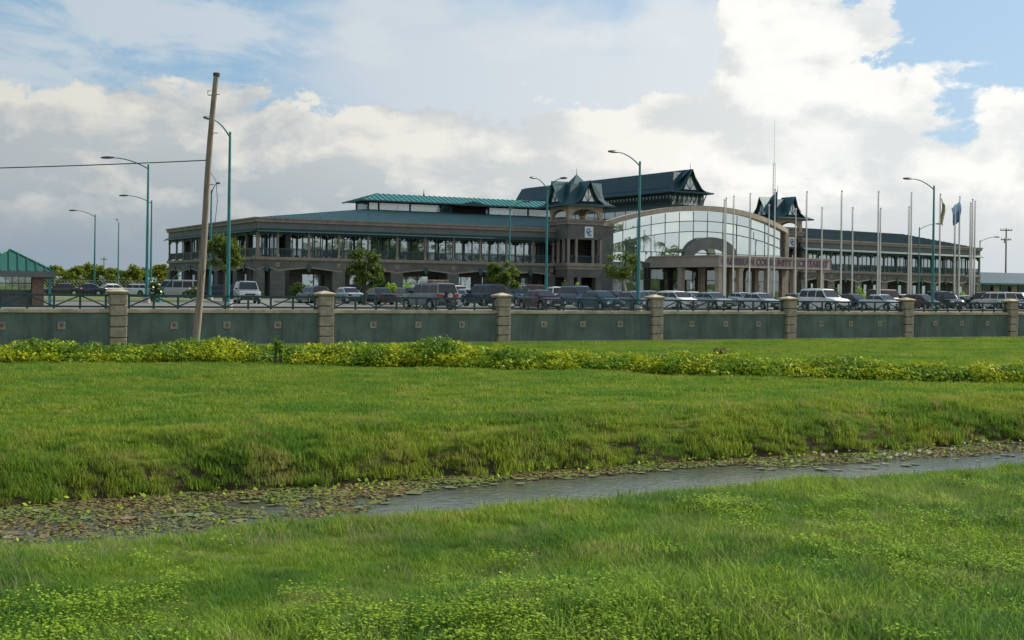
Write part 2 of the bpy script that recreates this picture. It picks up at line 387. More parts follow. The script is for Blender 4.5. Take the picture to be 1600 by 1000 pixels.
class MB:
    def __init__(s): s.v = []; s.f = []; s.mi = []; s.cur = 0
    def quad(s, *p):
        i = len(s.v); s.v += [tuple(q) for q in p]; s.f.append(tuple(range(i, i + len(p)))); s.mi.append(s.cur)
    def hexa(s, b, t):
        i = len(s.v); s.v += [tuple(q) for q in b] + [tuple(q) for q in t]; n = len(b)
        s.f.append(tuple(i + k for k in range(n - 1, -1, -1))); s.f.append(tuple(i + n + k for k in range(n))); s.mi += [s.cur] * 2
        for k in range(n):
            k2 = (k + 1) % n; s.f.append((i + k, i + k2, i + n + k2, i + n + k)); s.mi.append(s.cur)
    def box(s, fr, u0, u1, w0, w1, z0, z1):
        P = fr.pt
        s.hexa([P(u0, w0, z0), P(u1, w0, z0), P(u1, w1, z0), P(u0, w1, z0)], [P(u0, w0, z1), P(u1, w0, z1), P(u1, w1, z1), P(u0, w1, z1)])
    def prism(s, fr, poly, w0, w1):
        """polygon in (u, z), extruded from w0 to w1"""
        s.hexa([fr.pt(u, w0, z) for u, z in poly], [fr.pt(u, w1, z) for u, z in poly])
    def tube(s, pts, rad, n=8, cap=True):
        pts = [Vector(p) for p in pts]; rad = [rad] * len(pts) if not hasattr(rad, '__len__') else rad
        base = len(s.v)
        for i, p in enumerate(pts):
            t = (pts[min(i + 1, len(pts) - 1)] - pts[max(i - 1, 0)]).normalized()
            a = t.cross(Vector((0.13, 0.97, 0.2))).normalized(); b = t.cross(a)
            for k in range(n):
                an = 2 * math.pi * k / n; s.v.append(tuple(p + (a * math.cos(an) + b * math.sin(an)) * rad[i]))
        for i in range(len(pts) - 1):
            for k in range(n):
                k2 = (k + 1) % n; s.f.append((base + i * n + k, base + i * n + k2, base + (i + 1) * n + k2, base + (i + 1) * n + k)); s.mi.append(s.cur)
        if cap:
            s.f.append(tuple(base + k for k in range(n))[::-1]); s.f.append(tuple(base + (len(pts) - 1) * n + k for k in range(n))); s.mi += [s.cur] * 2
    def grid(s, rows):
        """rows: list of rings (lists of points), joined with quads"""
        base = len(s.v); n = len(rows[0])
        for r in rows: s.v += [tuple(p) for p in r]
        for i in range(len(rows) - 1):
            for k in range(n - 1):
                s.f.append((base + i * n + k, base + i * n + k + 1, base + (i + 1) * n + k + 1, base + (i + 1) * n + k)); s.mi.append(s.cur)
    def mesh(s, name, mats, smooth=False, angle=40, off=(0, 0, 0)):
        me = bpy.data.meshes.new(name)
        ox, oy, oz = off
        me.from_pydata([(x - ox, y - oy, z - oz) for x, y, z in s.v], [], s.f)
        if isinstance(mats, str): mats = [mats]
        for k in mats: me.materials.append(MATS[k] if isinstance(k, str) else k)
        if len(mats) > 1: me.polygons.foreach_set('material_index', s.mi)
        if smooth:
            me.polygons.foreach_set('use_smooth', [True] * len(me.polygons))
            me.set_sharp_from_angle(angle=R(angle))
        me.update()
        return me
    def build(s, name, mats, parent=None, smooth=False, angle=40):
        a = np.array(s.v); c = (a.min(0) + a.max(0)) / 2; c[2] = a[:, 2].min()
        me = s.mesh(name, mats, smooth, angle, c)
        return link(name, me, parent, c)


class Fr:
    """vertical facade frame from plan point A to B; w points out to the right of the direction A->B"""
    def __init__(s, A, B=None, d=None):
        s.A = Vector(A[:2]); v = Vector(B[:2]) - s.A if B is not None else Vector(d[:2]); s.L = v.length; s.d = v.normalized(); s.n = Vector((s.d.y, -s.d.x))
    def pt(s, u, w, z): p = s.A + s.d * u + s.n * w; return Vector((p.x, p.y, z))
    def u_at(s, px, w=0.0):
        k = (px - 800) / F; A = s.A + s.n * w
        return (k * A.y - A.x) / (s.d.x - k * s.d.y)
    def z_at(s, px, py, w=0.0):
        u = s.u_at(px, w); Z = (s.A + s.n * w + s.d * u).y
        return EYE + (HY + ROLL * (px - 800) - py) * Z / F


AX = Fr((0, 0), d=(1, 0))


def hor(px): return HY + ROLL * (px - 800)
def at(px, Z, z): return Vector(((px - 800) * Z / F, Z, z))
def zpx(px, py, Z): return EYE + (hor(px) - py) * Z / F


def mesh_np(name, V, Q, mats, smooth=False):
    me = bpy.data.meshes.new(name)
    V = np.asarray(V, dtype=np.float32); Q = np.asarray(Q, dtype=np.int32); k = Q.shape[1]
    me.vertices.add(len(V)); me.vertices.foreach_set('co', V.ravel())
    me.loops.add(Q.size); me.loops.foreach_set('vertex_index', Q.ravel())
    me.polygons.add(len(Q)); me.polygons.foreach_set('loop_start', np.arange(0, Q.size, k, dtype=np.int32))
    me.polygons.foreach_set('loop_total', np.full(len(Q), k, dtype=np.int32))
    for m in mats: me.materials.append(MATS[m])
    me.update(calc_edges=True); me.validate()
    if smooth: me.polygons.foreach_set('use_smooth', [True] * len(Q))
    return me


def leaves(P, size, rng, up=0.5, aspect=0.55):
    """one diamond shaped leaf per point of P -> (verts, quads)"""
    n = len(P)
    N = rng.normal(size=(n, 3)); N[:, 2] = np.abs(N[:, 2]) + up; N /= np.linalg.norm(N, axis=1)[:, None]
    a = rng.normal(size=(n, 3)); a -= (a * N).sum(1)[:, None] * N; a /= np.linalg.norm(a, axis=1)[:, None]
    b = np.cross(N, a); s = (size * rng.uniform(0.6, 1.35, n))[:, None]
    V = np.stack([P - a * s, P - b * s * aspect + N * s * .15, P + a * s, P + b * s * aspect + N * s * .15], 1).reshape(-1, 3)
    return V, np.arange(4 * n).reshape(n, 4)


def clump_points(clumps, n, rng, shell=0.55):
    cs = np.array([c[:3] for c in clumps]); rr = np.array([c[3:6] if len(c) > 4 else (c[3],) * 3 for c in clumps])
    wgt = (rr[:, 0] * rr[:, 2]); idx = rng.choice(len(cs), n, p=wgt / wgt.sum())
    d = rng.normal(size=(n, 3)); d /= np.linalg.norm(d, axis=1)[:, None]
    r = shell + (1 - shell) * rng.random(n) ** 0.6
    r *= rng.uniform(0.85, 1.15, n)
    return cs[idx] + d * rr[idx] * r[:, None]


# ------------------------------------------------------------------ terrain, canal
CA = R(28.0)                                # direction of the canal
tx, ty = math.cos(CA), math.sin(CA)


def TD(t, d): return (t * tx - d * ty, t * ty + d * tx)


def vnoise(x, y, s, seed=0):
    r = np.random.default_rng(seed); v = np.zeros_like(x)
    for k in range(7):
        a = r.uniform(0, 2 * np.pi); f = s * r.uniform(0.6, 1.7); v += np.sin((x * np.cos(a) + y * np.sin(a)) * f + r.uniform(0, 6.28)) * (1.0 / 7)
    return v * 1.6


WATER = -0.80


def hgt(x, y):
    x = np.asarray(x, float); y = np.asarray(y, float)
    t = x * tx + y * ty; d = -x * ty + y * tx
    dd = d + vnoise(x, y, 0.9, 3) * 0.28 + vnoise(x, y, 2.9, 4) * 0.16
    z = np.interp(dd, [-1000, 4, 8, 12.6, 14.2, 15.4, 16.3, 17.4, 19.5, 21.0, 21.45, 21.95, 22.6, 23.6, 26, 34, 1000],
                  [0, 0, 0.02, 0.02, -0.08, -0.45, -0.9, -1.15, -1.15, -1.05, -0.70, -0.34, -0.14, -0.04, 0.0, 0.02, 0.0])
    near = np.clip(1 - np.abs(d - 18) / 60, 0, 1)
    z = z + vnoise(x * .5, y * 1.3, 0.75, 5) * 0.07 * near * np.clip((np.abs(d - 18) - 6) / 5, 0, 1) + vnoise(x, y, 1.7, 6) * 0.025 * near + vnoise(x, y, 4.0, 7) * 0.014 * near
    z = z + np.clip(vnoise(x * .55 - y * .35, y * 1.2 + x * .1, 1.25, 15), -1, 1) * 0.12 * np.clip((13.0 - d) / 3, 0, 1) * np.clip((d + 6) / 6, 0, 1)
    bank = np.exp(-((dd - 22.5) / 1.3) ** 2) + 0.5 * np.exp(-((dd - 13.6) / 1.0) ** 2)
    z += bank * (vnoise(x, y, 2.2, 8) * 0.12 + vnoise(x, y, 6.0, 9) * 0.05)
    return z


def build_ground():
    ts = np.concatenate([[-1500, -700, -300, -150, -90, -60, -45], np.arange(-36, 70, 0.2), [75, 85, 100, 130, 180, 300, 700, 1500]])
    ds = np.concatenate([[-1500, -600, -200, -80, -30, -10, 0, 4], np.arange(7, 14, 0.2), np.arange(14, 25, 0.16), np.arange(25, 62, 0.6)])
    t, d = np.meshgrid(ts, ds); x, y = TD(t, d); z = hgt(x, y)
    V = np.stack([x, y, z], -1).reshape(-1, 3); n, m = len(ds), len(ts)
    i = np.arange((n - 1) * (m - 1)); r, c = i // (m - 1), i % (m - 1); a = r * m + c
    Q = np.stack([a, a + 1, a + m + 1, a + m], 1)
    o = link('ground', mesh_np('ground', V, Q, ['soil_grass'], True)); tag(o, kind='structure')
    b = MB(); p = [TD(-300, 13.8), TD(300, 13.8), TD(300, 23.0), TD(-300, 23.0)]
    b.quad(*[(q[0], q[1], WATER) for q in p]); o = b.build('canal_water', 'canal_water'); tag(o, kind='structure')


build_ground()

# wall line
W0 = Vector((-16.7, 54.2)); BAY = 9.32
WF = Fr(W0, d=(0.869, 0.495))               # w > 0 towards the camera
G = 1.2                                      # level of the parking ground behind the wall


def build_lot():
    b = MB(); f = WF
    # high ground: one sheet to the horizon with its retained edge
    b.quad(f.pt(-1800, -0.15, G), f.pt(1800, -0.15, G), f.pt(2600, -4200, G), f.pt(-2600, -4200, G))
    b.quad(f.pt(-1800, -0.15, -0.6), f.pt(1800, -0.15, -0.6), f.pt(1800, -0.15, G), f.pt(-1800, -0.15, G))
    tag(b.build('far_field', 'far_grass'), kind='structure')
    b = MB(); z = G + 0.012
    b.quad(f.pt(-22, -3.0, z), f.pt(150, -3.0, z), f.pt(150, -84, z), f.pt(14.5, -84, z), f.pt(14.5, -118, z), f.pt(-22, -118, z))
    tag(b.build('parking_lot', 'asphalt'), kind='structure')
    # grass islands with kerbs
    k = MB(); g = MB()
    for (u0, u1, w0, w1) in [(-14, 20, -50, -66), (26, 60, -29.5, -31.5), (66, 100, -29.5, -31.5), (26, 60, -52, -55), (66, 118, -52, -60), (-14, 8, -84, -92)]:
        k.box(f, u0, u1, w0, w0 - 0.18, G - .05, G + 0.14); k.box(f, u0, u1, w1 + 0.18, w1, G - .05, G + 0.14)
        k.box(f, u0, u0 + 0.18, w0 - 0.18, w1 + 0.18, G - .05, G + 0.137); k.box(f, u1 - 0.18, u1, w0 - 0.18, w1 + 0.18, G - .05, G + 0.137)
        g.box(f, u0 + .18, u1 - .18, w0 - 0.18, w1 + 0.18, G - .05, G + 0.11)
    tag(k.build('kerb', 'concrete'), kind='structure'); tag(g.build('grass_verge', 'far_grass'), kind='structure')
    p = MB()
    for w in (-24, -38):
        for i in range(52): p.box(f, 24 + i * 2.6, 24.12 + i * 2.6, w, w - 5, G + .014, G + .018)
    tag(p.build('bay_markings', 'paint_white'), kind='structure')
    p = MB(); p.box(f, -22, 150, -2.6, -2.95, G - .05, G + .13); tag(p.build('lot_kerb', 'concrete'), kind='structure')


build_lot()


# ------------------------------------------------------------------ the boundary wall
def build_wall():
    zc, zt = 1.47, 1.62
    root = empty('boundary_wall', WF.pt(-3 * BAY, 0, 0), 'long green rendered wall with tan block pillars and teal railing, across the view behind the hedge', 'wall')
    me_block = {}
    n0, n1 = -3, 10
    for i in range(n0, n1):
        u = i * BAY
        core = MB(); core.box(WF, u - .27, u + .27, -.27, .27, -.3, 2.25)
        pc = core.build('pillar', 'stone_grey', root)
        hb = 2.3 / 5
        for j in range(5):
            b = MB(); e = 0.34 + random.uniform(-.006, .006); z0 = -.05 + j * hb; b.box(WF, u - e, u + e, -e, e, z0 + .02, z0 + hb - .02)
            o = b.build('block', 'block_tan', pc)
            md = o.modifiers.new('bevel', 'BEVEL'); md.width = 0.018; md.segments = 1
        b = MB(); e = .42
        P = WF.pt
        b.hexa([P(u - .34, -.34, 2.25), P(u + .34, -.34, 2.25), P(u + .34, .34, 2.25), P(u - .34, .34, 2.25)], [P(u - e, -e, 2.32), P(u + e, -e, 2.32), P(u + e, e, 2.32), P(u - e, e, 2.32)])
        b.hexa([P(u - e, -e, 2.322), P(u + e, -e, 2.322), P(u + e, e, 2.322), P(u - e, e, 2.322)], [P(u - e, -e, 2.37), P(u + e, -e, 2.37), P(u + e, e, 2.37), P(u - e, e, 2.37)])
        b.hexa([P(u - e, -e, 2.372), P(u + e, -e, 2.372), P(u + e, e, 2.372), P(u - e, e, 2.372)], [P(u - .04, -.04, 2.50), P(u + .04, -.04, 2.50), P(u + .04, .04, 2.50), P(u - .04, .04, 2.50)])
        b.build('pillar_cap', 'coping_tan', pc)
        if i == n1 - 1: break
        a, c = u + .27, u + BAY - .27
        b = MB(); b.box(WF, a, c, -.10, .10, 0.06, zc); pan = b.build('wall_panel', 'render_green', root)
        b = MB(); b.box(WF, a, c, -.14, .14, -.4, .10); b.build('plinth', 'stone_tan', root)
        b = MB(); b.box(WF, a + .05, c - .05, -.17, .17, zc, zt - .03)
        b.box(WF, a + .05, c - .05, -.13, .13, zt - .03, zt + .01); b.build('coping', 'coping_tan', root)
        for j in range(3):
            uu = u + BAY * (j + 1) / 4 + 0.05; zz = 0.93
            b = MB(); s = .155
            for (p0, p1, q0, q1) in ((-s, s, s - .06, s), (-s, s, -s, -s + .06), (-s, -s + .06, -s + .06, s - .06), (s - .06, s, -s + .06, s - .06)):
                b.box(WF, uu + p0, uu + p1, .10, .145, zz + q0, zz + q1)
            b.box(WF, uu - s + .06, uu + s - .06, .10, .115, zz - s + .06, zz + s - .06)
            b.cur = 1; b.hexa([P_(uu, zz, x_, y_, .115) for x_, y_ in ((-.05, 0), (0, -.05), (.05, 0), (0, .05))], [P_(uu, zz, x_, y_, .16) for x_, y_ in ((-.02, 0), (0, -.02), (.02, 0), (0, .02))])
            b.build('ornament', ['block_tan', 'black_plastic'], pan)
        # railing: rails, posts and zig-zag braces
        zb, zh = zt + .06, 2.17
        rl = MB(); a2, c2 = u + .36, u + BAY - .36
        rl.box(WF, a2, c2, -.045, .045, zh - .02, zh + .07); rl.box(WF, a2, c2, -.045, .045, zb, zb + .08)
        rr = rl.build('railing', 'teal_rail', root)
        n = 8
        for j in range(n + 1):
            uu = a2 + .12 + (c2 - a2 - .24) * j / n
            b = MB(); b.box(WF, uu - .04, uu + .04, -.035, .035, zt, zh - .02); b.build('post', 'teal_rail', rr)
            if j < n:
                u2 = a2 + .12 + (c2 - a2 - .24) * (j + 1) / n
                lo, hi = (uu, u2) if (j % 2 == 0) else (u2, uu)
                b = MB(); dz = .03
                b.prism(WF, [(lo, zb + .08), (lo + (.14 if hi > lo else -.14), zb + .08), (hi, zh - .02), (hi - (.14 if hi > lo else -.14), zh - .02)][::1 if hi > lo else -1], -.02, .02)
                b.build('brace', 'teal_rail', rr)


def P_(u, z, x_, y_, w): return WF.pt(u + x_, w, z + y_)


build_wall()


# ------------------------------------------------------------------ the secretariat building
BLD = empty('secretariat_building', (0, 165, G), 'long two storey building with teal metal roofs, pagoda towers and a curved mirror glass entrance', 'building')
A_ = (-29.9, 149.5); B_ = (5.0, 166.7)
FL = Fr(A_, B_); FS = Fr((-50.0, 186.0), A_)
CR = (42.6, 188.2); DR = (79.0, 216.3)
FR_ = Fr(CR, DR)
Z_COR, Z_CB, Z_FB, Z_BEAM, Z_FLOOR, Z_BAND = 10.7, 10.16, 9.4, 9.0, 6.1, 5.68


def fret_mesh(L, name):
    """scalloped hanging fretwork for one bay, local coordinates (x along, z down from 0)"""
    b = MB(); n = 30; xs = [L * i / n for i in range(n + 1)]
    def lo(x):
        e = min(x, L - x); return -.16 - .40 * math.exp(-(e / .30) ** 1.3) - .20 * abs(math.sin(x / L * math.pi * 6)) ** 2
    for i in range(n):
        x0, x1 = xs[i], xs[i + 1]; a, c = lo(x0), lo(x1)
        b.hexa([(x0, -.03, a), (x1, -.03, c), (x1, .03, c), (x0, .03, a)], [(x0, -.03, 0), (x1, -.03, 0), (x1, .03, 0), (x0, .03, 0)])
    return b.mesh(name, 'teal_trim')


def place(name, me, parent, loc, rz):
    o = bpy.data.objects.new(name, me); C.objects.link(o); o.parent = parent; o.location = Vector(loc) - WORLD[parent.name]; o.rotation_euler = (0, 0, rz)
    WORLD[o.name] = Vector(loc); return o


def arch_line(x, P):
    """trim height over one double bay of length P: pointed low arch"""
    q = max(0.0, 1 - abs(2 * x / P - 1)); return 4.52 + .46 * (q ** 0.75)


def wing(f, us, first_valley=1, dbl=.115, colm='stone_band', glass='window_glass', depth=2.6, lower_glass=True, stone=True):
    """two storey arcade along frame f with columns at positions us"""
    rz = math.atan2(f.d.y, f.d.x); L0, L1 = us[0] - .3, us[-1] + .3
    b = MB(); b.box(f, L0, L1, -.35, 0, Z_FB, Z_CB); b.build('fascia', 'fascia_grey', BLD)
    b = MB(); b.box(f, L0 - .2, L1 + .2, -.55, .22, Z_CB, Z_COR - .17); b.box(f, L0 - .3, L1 + .3, -.6, .36, Z_COR - .17, Z_COR); b.build('cornice', 'stone_band', BLD)
    b = MB(); b.box(f, L0, L1, -.30, .05, Z_BEAM, Z_FB); b.prism_awning = None
    P = f.pt; b.hexa([P(L0, .05, Z_FB - .28), P(L1, .05, Z_FB - .28), P(L1, .75, Z_FB - .42), P(L0, .75, Z_FB - .42)], [P(L0, .05, Z_FB), P(L1, .05, Z_FB), P(L1, .75, Z_FB - .36), P(L0, .75, Z_FB - .36)])
    b.build('awning', 'teal_trim', BLD)
    b = MB(); b.box(f, L0, L1, -.25, .22, Z_BAND + .08, Z_FLOOR); b.box(f, L0, L1, -.25, .12, Z_BAND, Z_BAND + .08); b.build('floor_band', 'stone_band', BLD)
    b = MB(); b.box(f, L0, L1, -depth - 6, -.25, Z_FLOOR - .25, Z_FLOOR - .02); b.build('balcony_floor', 'concrete', BLD)
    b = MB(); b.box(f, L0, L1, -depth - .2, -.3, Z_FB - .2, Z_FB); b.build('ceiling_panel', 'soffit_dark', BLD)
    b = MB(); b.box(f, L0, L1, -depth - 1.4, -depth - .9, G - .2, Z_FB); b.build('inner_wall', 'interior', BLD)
    frets = {}; rails = {}
    for i, u in enumerate(us):
        c = MB()
        c.box(f, u - dbl, u + dbl, -dbl * 2, 0, Z_FLOOR, Z_BEAM); c.box(f, u - .21, u + .21, -.37, .05, Z_FLOOR, Z_FLOOR + .35); c.box(f, u - .21, u + .21, -.37, .05, Z_BEAM - .5, Z_BEAM - .38)
        c.build('column', colm, BLD)
        if i == len(us) - 1: break
        Lb = us[i + 1] - u; key = round(Lb, 1)
        if key not in frets: frets[key] = fret_mesh(Lb - .32, 'fretwork')
        place('fretwork', frets[key], BLD, f.pt(u + .16, -.16, Z_BEAM), rz)
        # balustrade
        if key not in rails:
            r = MB(); LL = Lb - .34
            r.hexa([(0, -.04, .95), (LL, -.04, .95), (LL, .04, .95), (0, .04, .95)], [(0, -.04, 1.03), (LL, -.04, 1.03), (LL, .04, 1.03), (0, .04, 1.03)])
            r.hexa([(0, -.03, .12), (LL, -.03, .12), (LL, .03, .12), (0, .03, .12)], [(0, -.03, .18), (LL, -.03, .18), (LL, .03, .18), (0, .03, .18)])
            nb = int(LL / .16)
            for j in range(nb):
                x = LL * (j + .5) / nb; w_ = .035; r.hexa([(x - w_, -.02, .18), (x + w_, -.02, .18), (x + w_, .02, .18), (x - w_, .02, .18)], [(x - w_, -.02, .95), (x + w_, -.02, .95), (x + w_, .02, .95), (x - w_, .02, .95)])
            rails[key] = r.mesh('balustrade', 'teal_trim')
        place('balustrade', rails[key], BLD, f.pt(u + .17, -.1, Z_FLOOR + .002), rz)
        # upper glazing: frame and three panes
        fm = MB(); wd = -depth; z0, z1 = Z_FLOOR + .02, Z_FB - .22
        n = 3; seg = Lb / n
        for j in range(n + 1):
            uu = u + seg * j; hw = .07 if j in (0, n) else .035
            fm.box(f, max(uu - hw, u), min(uu + hw, u + Lb), wd - .08, wd + .06, z0, z1)
        fm.box(f, u, u + Lb, wd - .07, wd + .05, z0 + 2.35, z0 + 2.42)
        win = fm.build('window', 'mullion', BLD)
        for j in range(n):
            g = MB(); a = u + seg * j + .05; e = u + seg * (j + 1) - .05; t1, t2 = random.uniform(-.012, .012), random.uniform(-.008, .008)
            g.hexa([f.pt(a, wd - .04 + t1, z0), f.pt(e, wd - .04 - t1, z0), f.pt(e, wd - .01 - t1, z0), f.pt(a, wd - .01 + t1, z0)],
                   [f.pt(a, wd - .04 + t1 + t2, z1), f.pt(e, wd - .04 - t1 + t2, z1), f.pt(e, wd - .01 - t1 + t2, z1), f.pt(a, wd - .01 + t1 + t2, z1)])
            g.build('pane', glass, win)
        # slim dark posts at the middle of the bay, on the glazing line of the gallery
        s = MB(); s.box(f, u + Lb * .5 - .05, u + Lb * .5 + .05, -1.5, -1.4, Z_FLOOR, Z_FB - .2); s.build('gallery_post', 'mullion', BLD)
    # ground floor: piers at the valleys, spandrels between them
    i = first_valley; v = us[i]; vs = [v]
    while i + 2 < len(us): i += 2; vs.append(us[i])
    if first_valley > 0: vs = [2 * vs[0] - vs[1]] + vs if vs[0] - (vs[1] - vs[0]) > L0 - 2 else vs
    vs = [max(v, L0 + .5) for v in vs]
    if vs[-1] < L1 - 2.5: vs.append(L1 - .4)
    for j, v in enumerate(vs):
        p = MB(); hw = .78 if j else .9
        a, c = max(v - hw, L0), min(v + hw, L1)
        nb = 6
        for k in range(nb):
            zz0 = G - .1 + (4.6 - G + .1) * k / nb; zz1 = G - .1 + (4.6 - G + .1) * (k + 1) / nb
            p.box(f, a, c, -1.0, .04, zz0 + .02, zz1 - .01)
        p.box(f, a + .03, c - .03, -.95, .0, G - .2, 4.62)
        p.build('pier', 'stone_grey', BLD)
        o = MB(); s_ = .2; zz = 5.2; vv = (a + c) / 2
        for (p0, p1, q0, q1) in ((-s_, s_, s_ - .08, s_), (-s_, s_, -s_, -s_ + .08), (-s_, -s_ + .08, -s_ + .08, s_ - .08), (s_ - .08, s_, -s_ + .08, s_ - .08)):
            o.box(f, vv + p0, vv + p1, 0.002, .06, zz + q0, zz + q1)
        o.build('ornament', 'stone_tan', BLD)
    if vs[0] > L0 + .6: vs = [L0] + vs
    if vs[-1] < L1 - .6: vs = vs + [L1]
    for j in range(len(vs) - 1):
        a, c = vs[j], vs[j + 1]; P = c - a; n = 14
        sp = MB(); tr = MB()
        for k in range(n):
            x0, x1 = P * k / n, P * (k + 1) / n; z0, z1 = arch_line(x0, P), arch_line(x1, P)
            sp.prism(f, [(a + x0, z0), (a + x1, z1), (a + x1, Z_BAND), (a + x0, Z_BAND)], -.5, 0)
            tr.prism(f, [(a + x0, z0 - .16), (a + x1, z1 - .16), (a + x1, z1 + .02), (a + x0, z0 + .02)], -.3, .09)
        s1 = sp.build('arch_panel', 'stone_grey', BLD); tr.build('arch_trim', 'stone_band', s1)
        k_ = MB(); m_ = (a + c) / 2; k_.prism(f, [(m_ - .32, 4.85), (m_ - .1, 4.35), (m_ + .1, 4.35), (m_ + .32, 4.85), (m_, 5.3)], .1, .2); k_.build('keystone', 'teal_trim', s1)
        # recessed shop-front: dark door and glass
        q = MB(); wd = -depth
        aa, cc = a + .8, c - .8; w3 = (cc - aa) / 4
        if cc - aa > 1:
            q.box(f, a, c, wd - .4, wd - .2, G - .1, 5.5)
            st = q.build('shopfront', 'stone_grey', BLD)
            for k in range(4):
                g = MB(); g.box(f, aa + w3 * k + .08, aa + w3 * (k + 1) - .08, wd - .2, wd - .12, G + (.1 if k != 2 else .02), 4.1)
                dk = (k + j) % 4 == 2
                ob = g.build('door' if dk else 'pane', 'door_dark' if dk else glass, st)


def plane_part(name, pts, m, parent=BLD, th=.12):
    """a thin slab from coplanar points, thickness downwards"""
    b = MB(); b.hexa([Vector(p) - Vector((0, 0, th)) for p in pts], [Vector(p) for p in pts]); return b.build(name, m, parent)


def seams(name, parent, e0, e1, r0, r1, step=.6, w=.035, h=.06, m='teal_roof'):
    """standing seams on a roof slope between eave e0-e1 and ridge r0-r1 (fall line straight up); one joined part"""
    e0, e1, r0, r1 = map(Vector, (e0, e1, r0, r1)); L = (e1 - e0).length; d = (e1 - e0).normalized(); b = MB()
    nn = (e1 - e0).cross(r0 - e0).normalized()
    if nn.z < 0: nn = -nn
    up = nn.cross(d).normalized()
    if up.z < 0: up = -up
    H = (r0 - e0).dot(up); a0 = (r0 - e0).dot(d); a1 = (r1 - e0).dot(d)
    n = int(L / step)
    for i in range(1, n):
        x = L * i / n
        if x < a0: t = x / a0
        elif x > a1: t = (L - x) / max(L - a1, 1e-6)
        else: t = 1.0
        if t < .03: continue
        p = e0 + d * x; q = p + up * H * t
        b.hexa([p - d * w - nn * .02, p + d * w - nn * .02, q + d * w - nn * .02, q - d * w - nn * .02], [p - d * w + nn * h, p + d * w + nn * h, q + d * w + nn * h, q - d * w + nn * h])
    if b.v:
        o = b.build(name, m, parent); o['kind'] = 'stuff'; return o


def left_wing():
    cols = [397, 433.5, 482, 529, 575, 620, 664, 708, 750, 791, 832, 864]
    us = [FL.u_at(p) for p in cols]; us[0] = .2
    wing(FL, us, 1)
    n = 10; wing(FS, [.2 + (FS.L - .4) * i / n for i in range(n + 1)], 0)
    # hip roof between cornice and lantern
    f = FL; zr, zl = 10.62, 13.2
    def P(u, w, z): return f.pt(u, w, z)
    e = [P(-.1, -.1, zr), P(51, -.1, zr), P(51, -41, zr), P(-.1, -41, zr)]
    l = [P(19.5, -17.3, zl), P(51, -17.3, zl), P(51, -23, zl), P(19.5, -23, zl)]
    r = MB()
    r.quad(e[0], e[1], l[1], l[0]); r.quad(e[3], e[0], l[0], l[3]); r.quad(e[2], e[3], l[3], l[2]); r.quad(l[0], l[1], l[2], l[3])
    r.quad(e[1], e[2], l[2], l[1])
    rf = r.build('roof', 'teal_roof', BLD)
    seams('seam', rf, e[0], e[1], l[0], l[1], .55); seams('seam', rf, e[3], e[0], l[3], l[0], .55)
    # rear and end walls close the mass
    b = MB(); b.box(f, 0.3, 51, -41, -40.6, G - .1, 10.5); b.box(f, 50.6, 51, -40.5, -4, G - .1, 10.5); b.build('rear_wall', 'stone_grey', BLD)
    # lantern: posts, panes, roof
    z0, z1 = 13.15, 14.35
    lan = MB(); lan.box(f, 20, 51, -22.6, -17.7, z0 - .3, z0 + .12)
    for w in (-17.75, -22.55): lan.box(f, 20, 51, w - .1, w + .1, z1 - .12, z1 + .05)
    lan.box(f, 20, 20.2, -22.4, -17.9, z1 - .12, z1 + .05)
    L = lan.build('lantern', 'teal_trim', BLD)
    posts = [20.1, 21.6, 26.2, 32.3, 38.2, 44.5, 48.6, 50.9]
    for w in (-17.75, -22.55):
        for i, u in enumerate(posts):
            b = MB(); b.box(f, u - .11, u + .11, w - .09, w + .09, z0, z1 - .1); b.build('post', 'teal_trim', L)
        for i in range(len(posts) - 1):
            a, c = posts[i] + .11, posts[i + 1] - .11
            if i == 3:
                for k in range(5):
                    b = MB(); zz = z0 + .15 + .2 * k; b.prism_ = 0
                    b.hexa([f.pt(a, w - .08, zz + .10), f.pt(c, w - .08, zz + .10), f.pt(c, w + .08, zz), f.pt(a, w + .08, zz)], [f.pt(a, w - .08, zz + .13), f.pt(c, w - .08, zz + .13), f.pt(c, w + .08, zz + .03), f.pt(a, w + .08, zz + .03)])
                    b.build('louvre', 'door_dark', L)
            else:
                b = MB(); b.box(f, a, c, w - .015, w + .015, z0 + .12, z1 - .12); b.build('pane', 'clear_glass', L)
    b = MB(); b.box(f, 20.08, 20.11, -22.4, -17.9, z0 + .12, z1 - .12); b.build('pane', 'clear_glass', L)
    b = MB(); b.box(f, 32.6, 37.9, -22.2, -18, z0 + .05, z1); b.build('plant_room', 'interior', L)
    e = [P(18.5, -16.3, 14.42), P(53, -16.3, 14.42), P(53, -24, 14.42), P(18.5, -24, 14.42)]; rg = [P(22.2, -20.15, 15.65), P(53, -20.15, 15.65)]
    r = MB(); r.quad(e[0], e[1], rg[1], rg[0]); r.quad(e[3], e[0], rg[0]); r.quad(e[2], e[3], rg[0], rg[1]); r.quad(e[3], e[2], e[1], e[0])
    lr = r.build('lantern_roof', 'roof_bright', BLD)
    seams('seam', lr, e[0], e[1], rg[0], rg[1], .75, .05, .08, 'roof_bright'); seams('seam', lr, e[3], e[0], rg[0], rg[0] , .75, .05, .08, 'roof_bright')
    b = MB(); b.box(f, 18.45, 53, -16.28, -16.2, 14.3, 14.48); b.box(f, 18.42, 18.5, -24, -16.3, 14.3, 14.48); b.build('gutter', 'teal_trim', lr)
    b = MB(); P0 = P(29.2, -20.15, 15.6); b.tube([P0, P0 + Vector((0, 0, .5)), P0 + Vector((0, 0, 1.0))], [.16, .05, .02], 6); b.build('finial', 'teal_trim', lr)
    # small pediment over the louvres
    b = MB(); b.prism(f, [(32.2, 14.25), (38.3, 14.25), (35.2, 14.9)], -18, -16.1); b.build('pediment', 'teal_trim', lr)


left_wing()


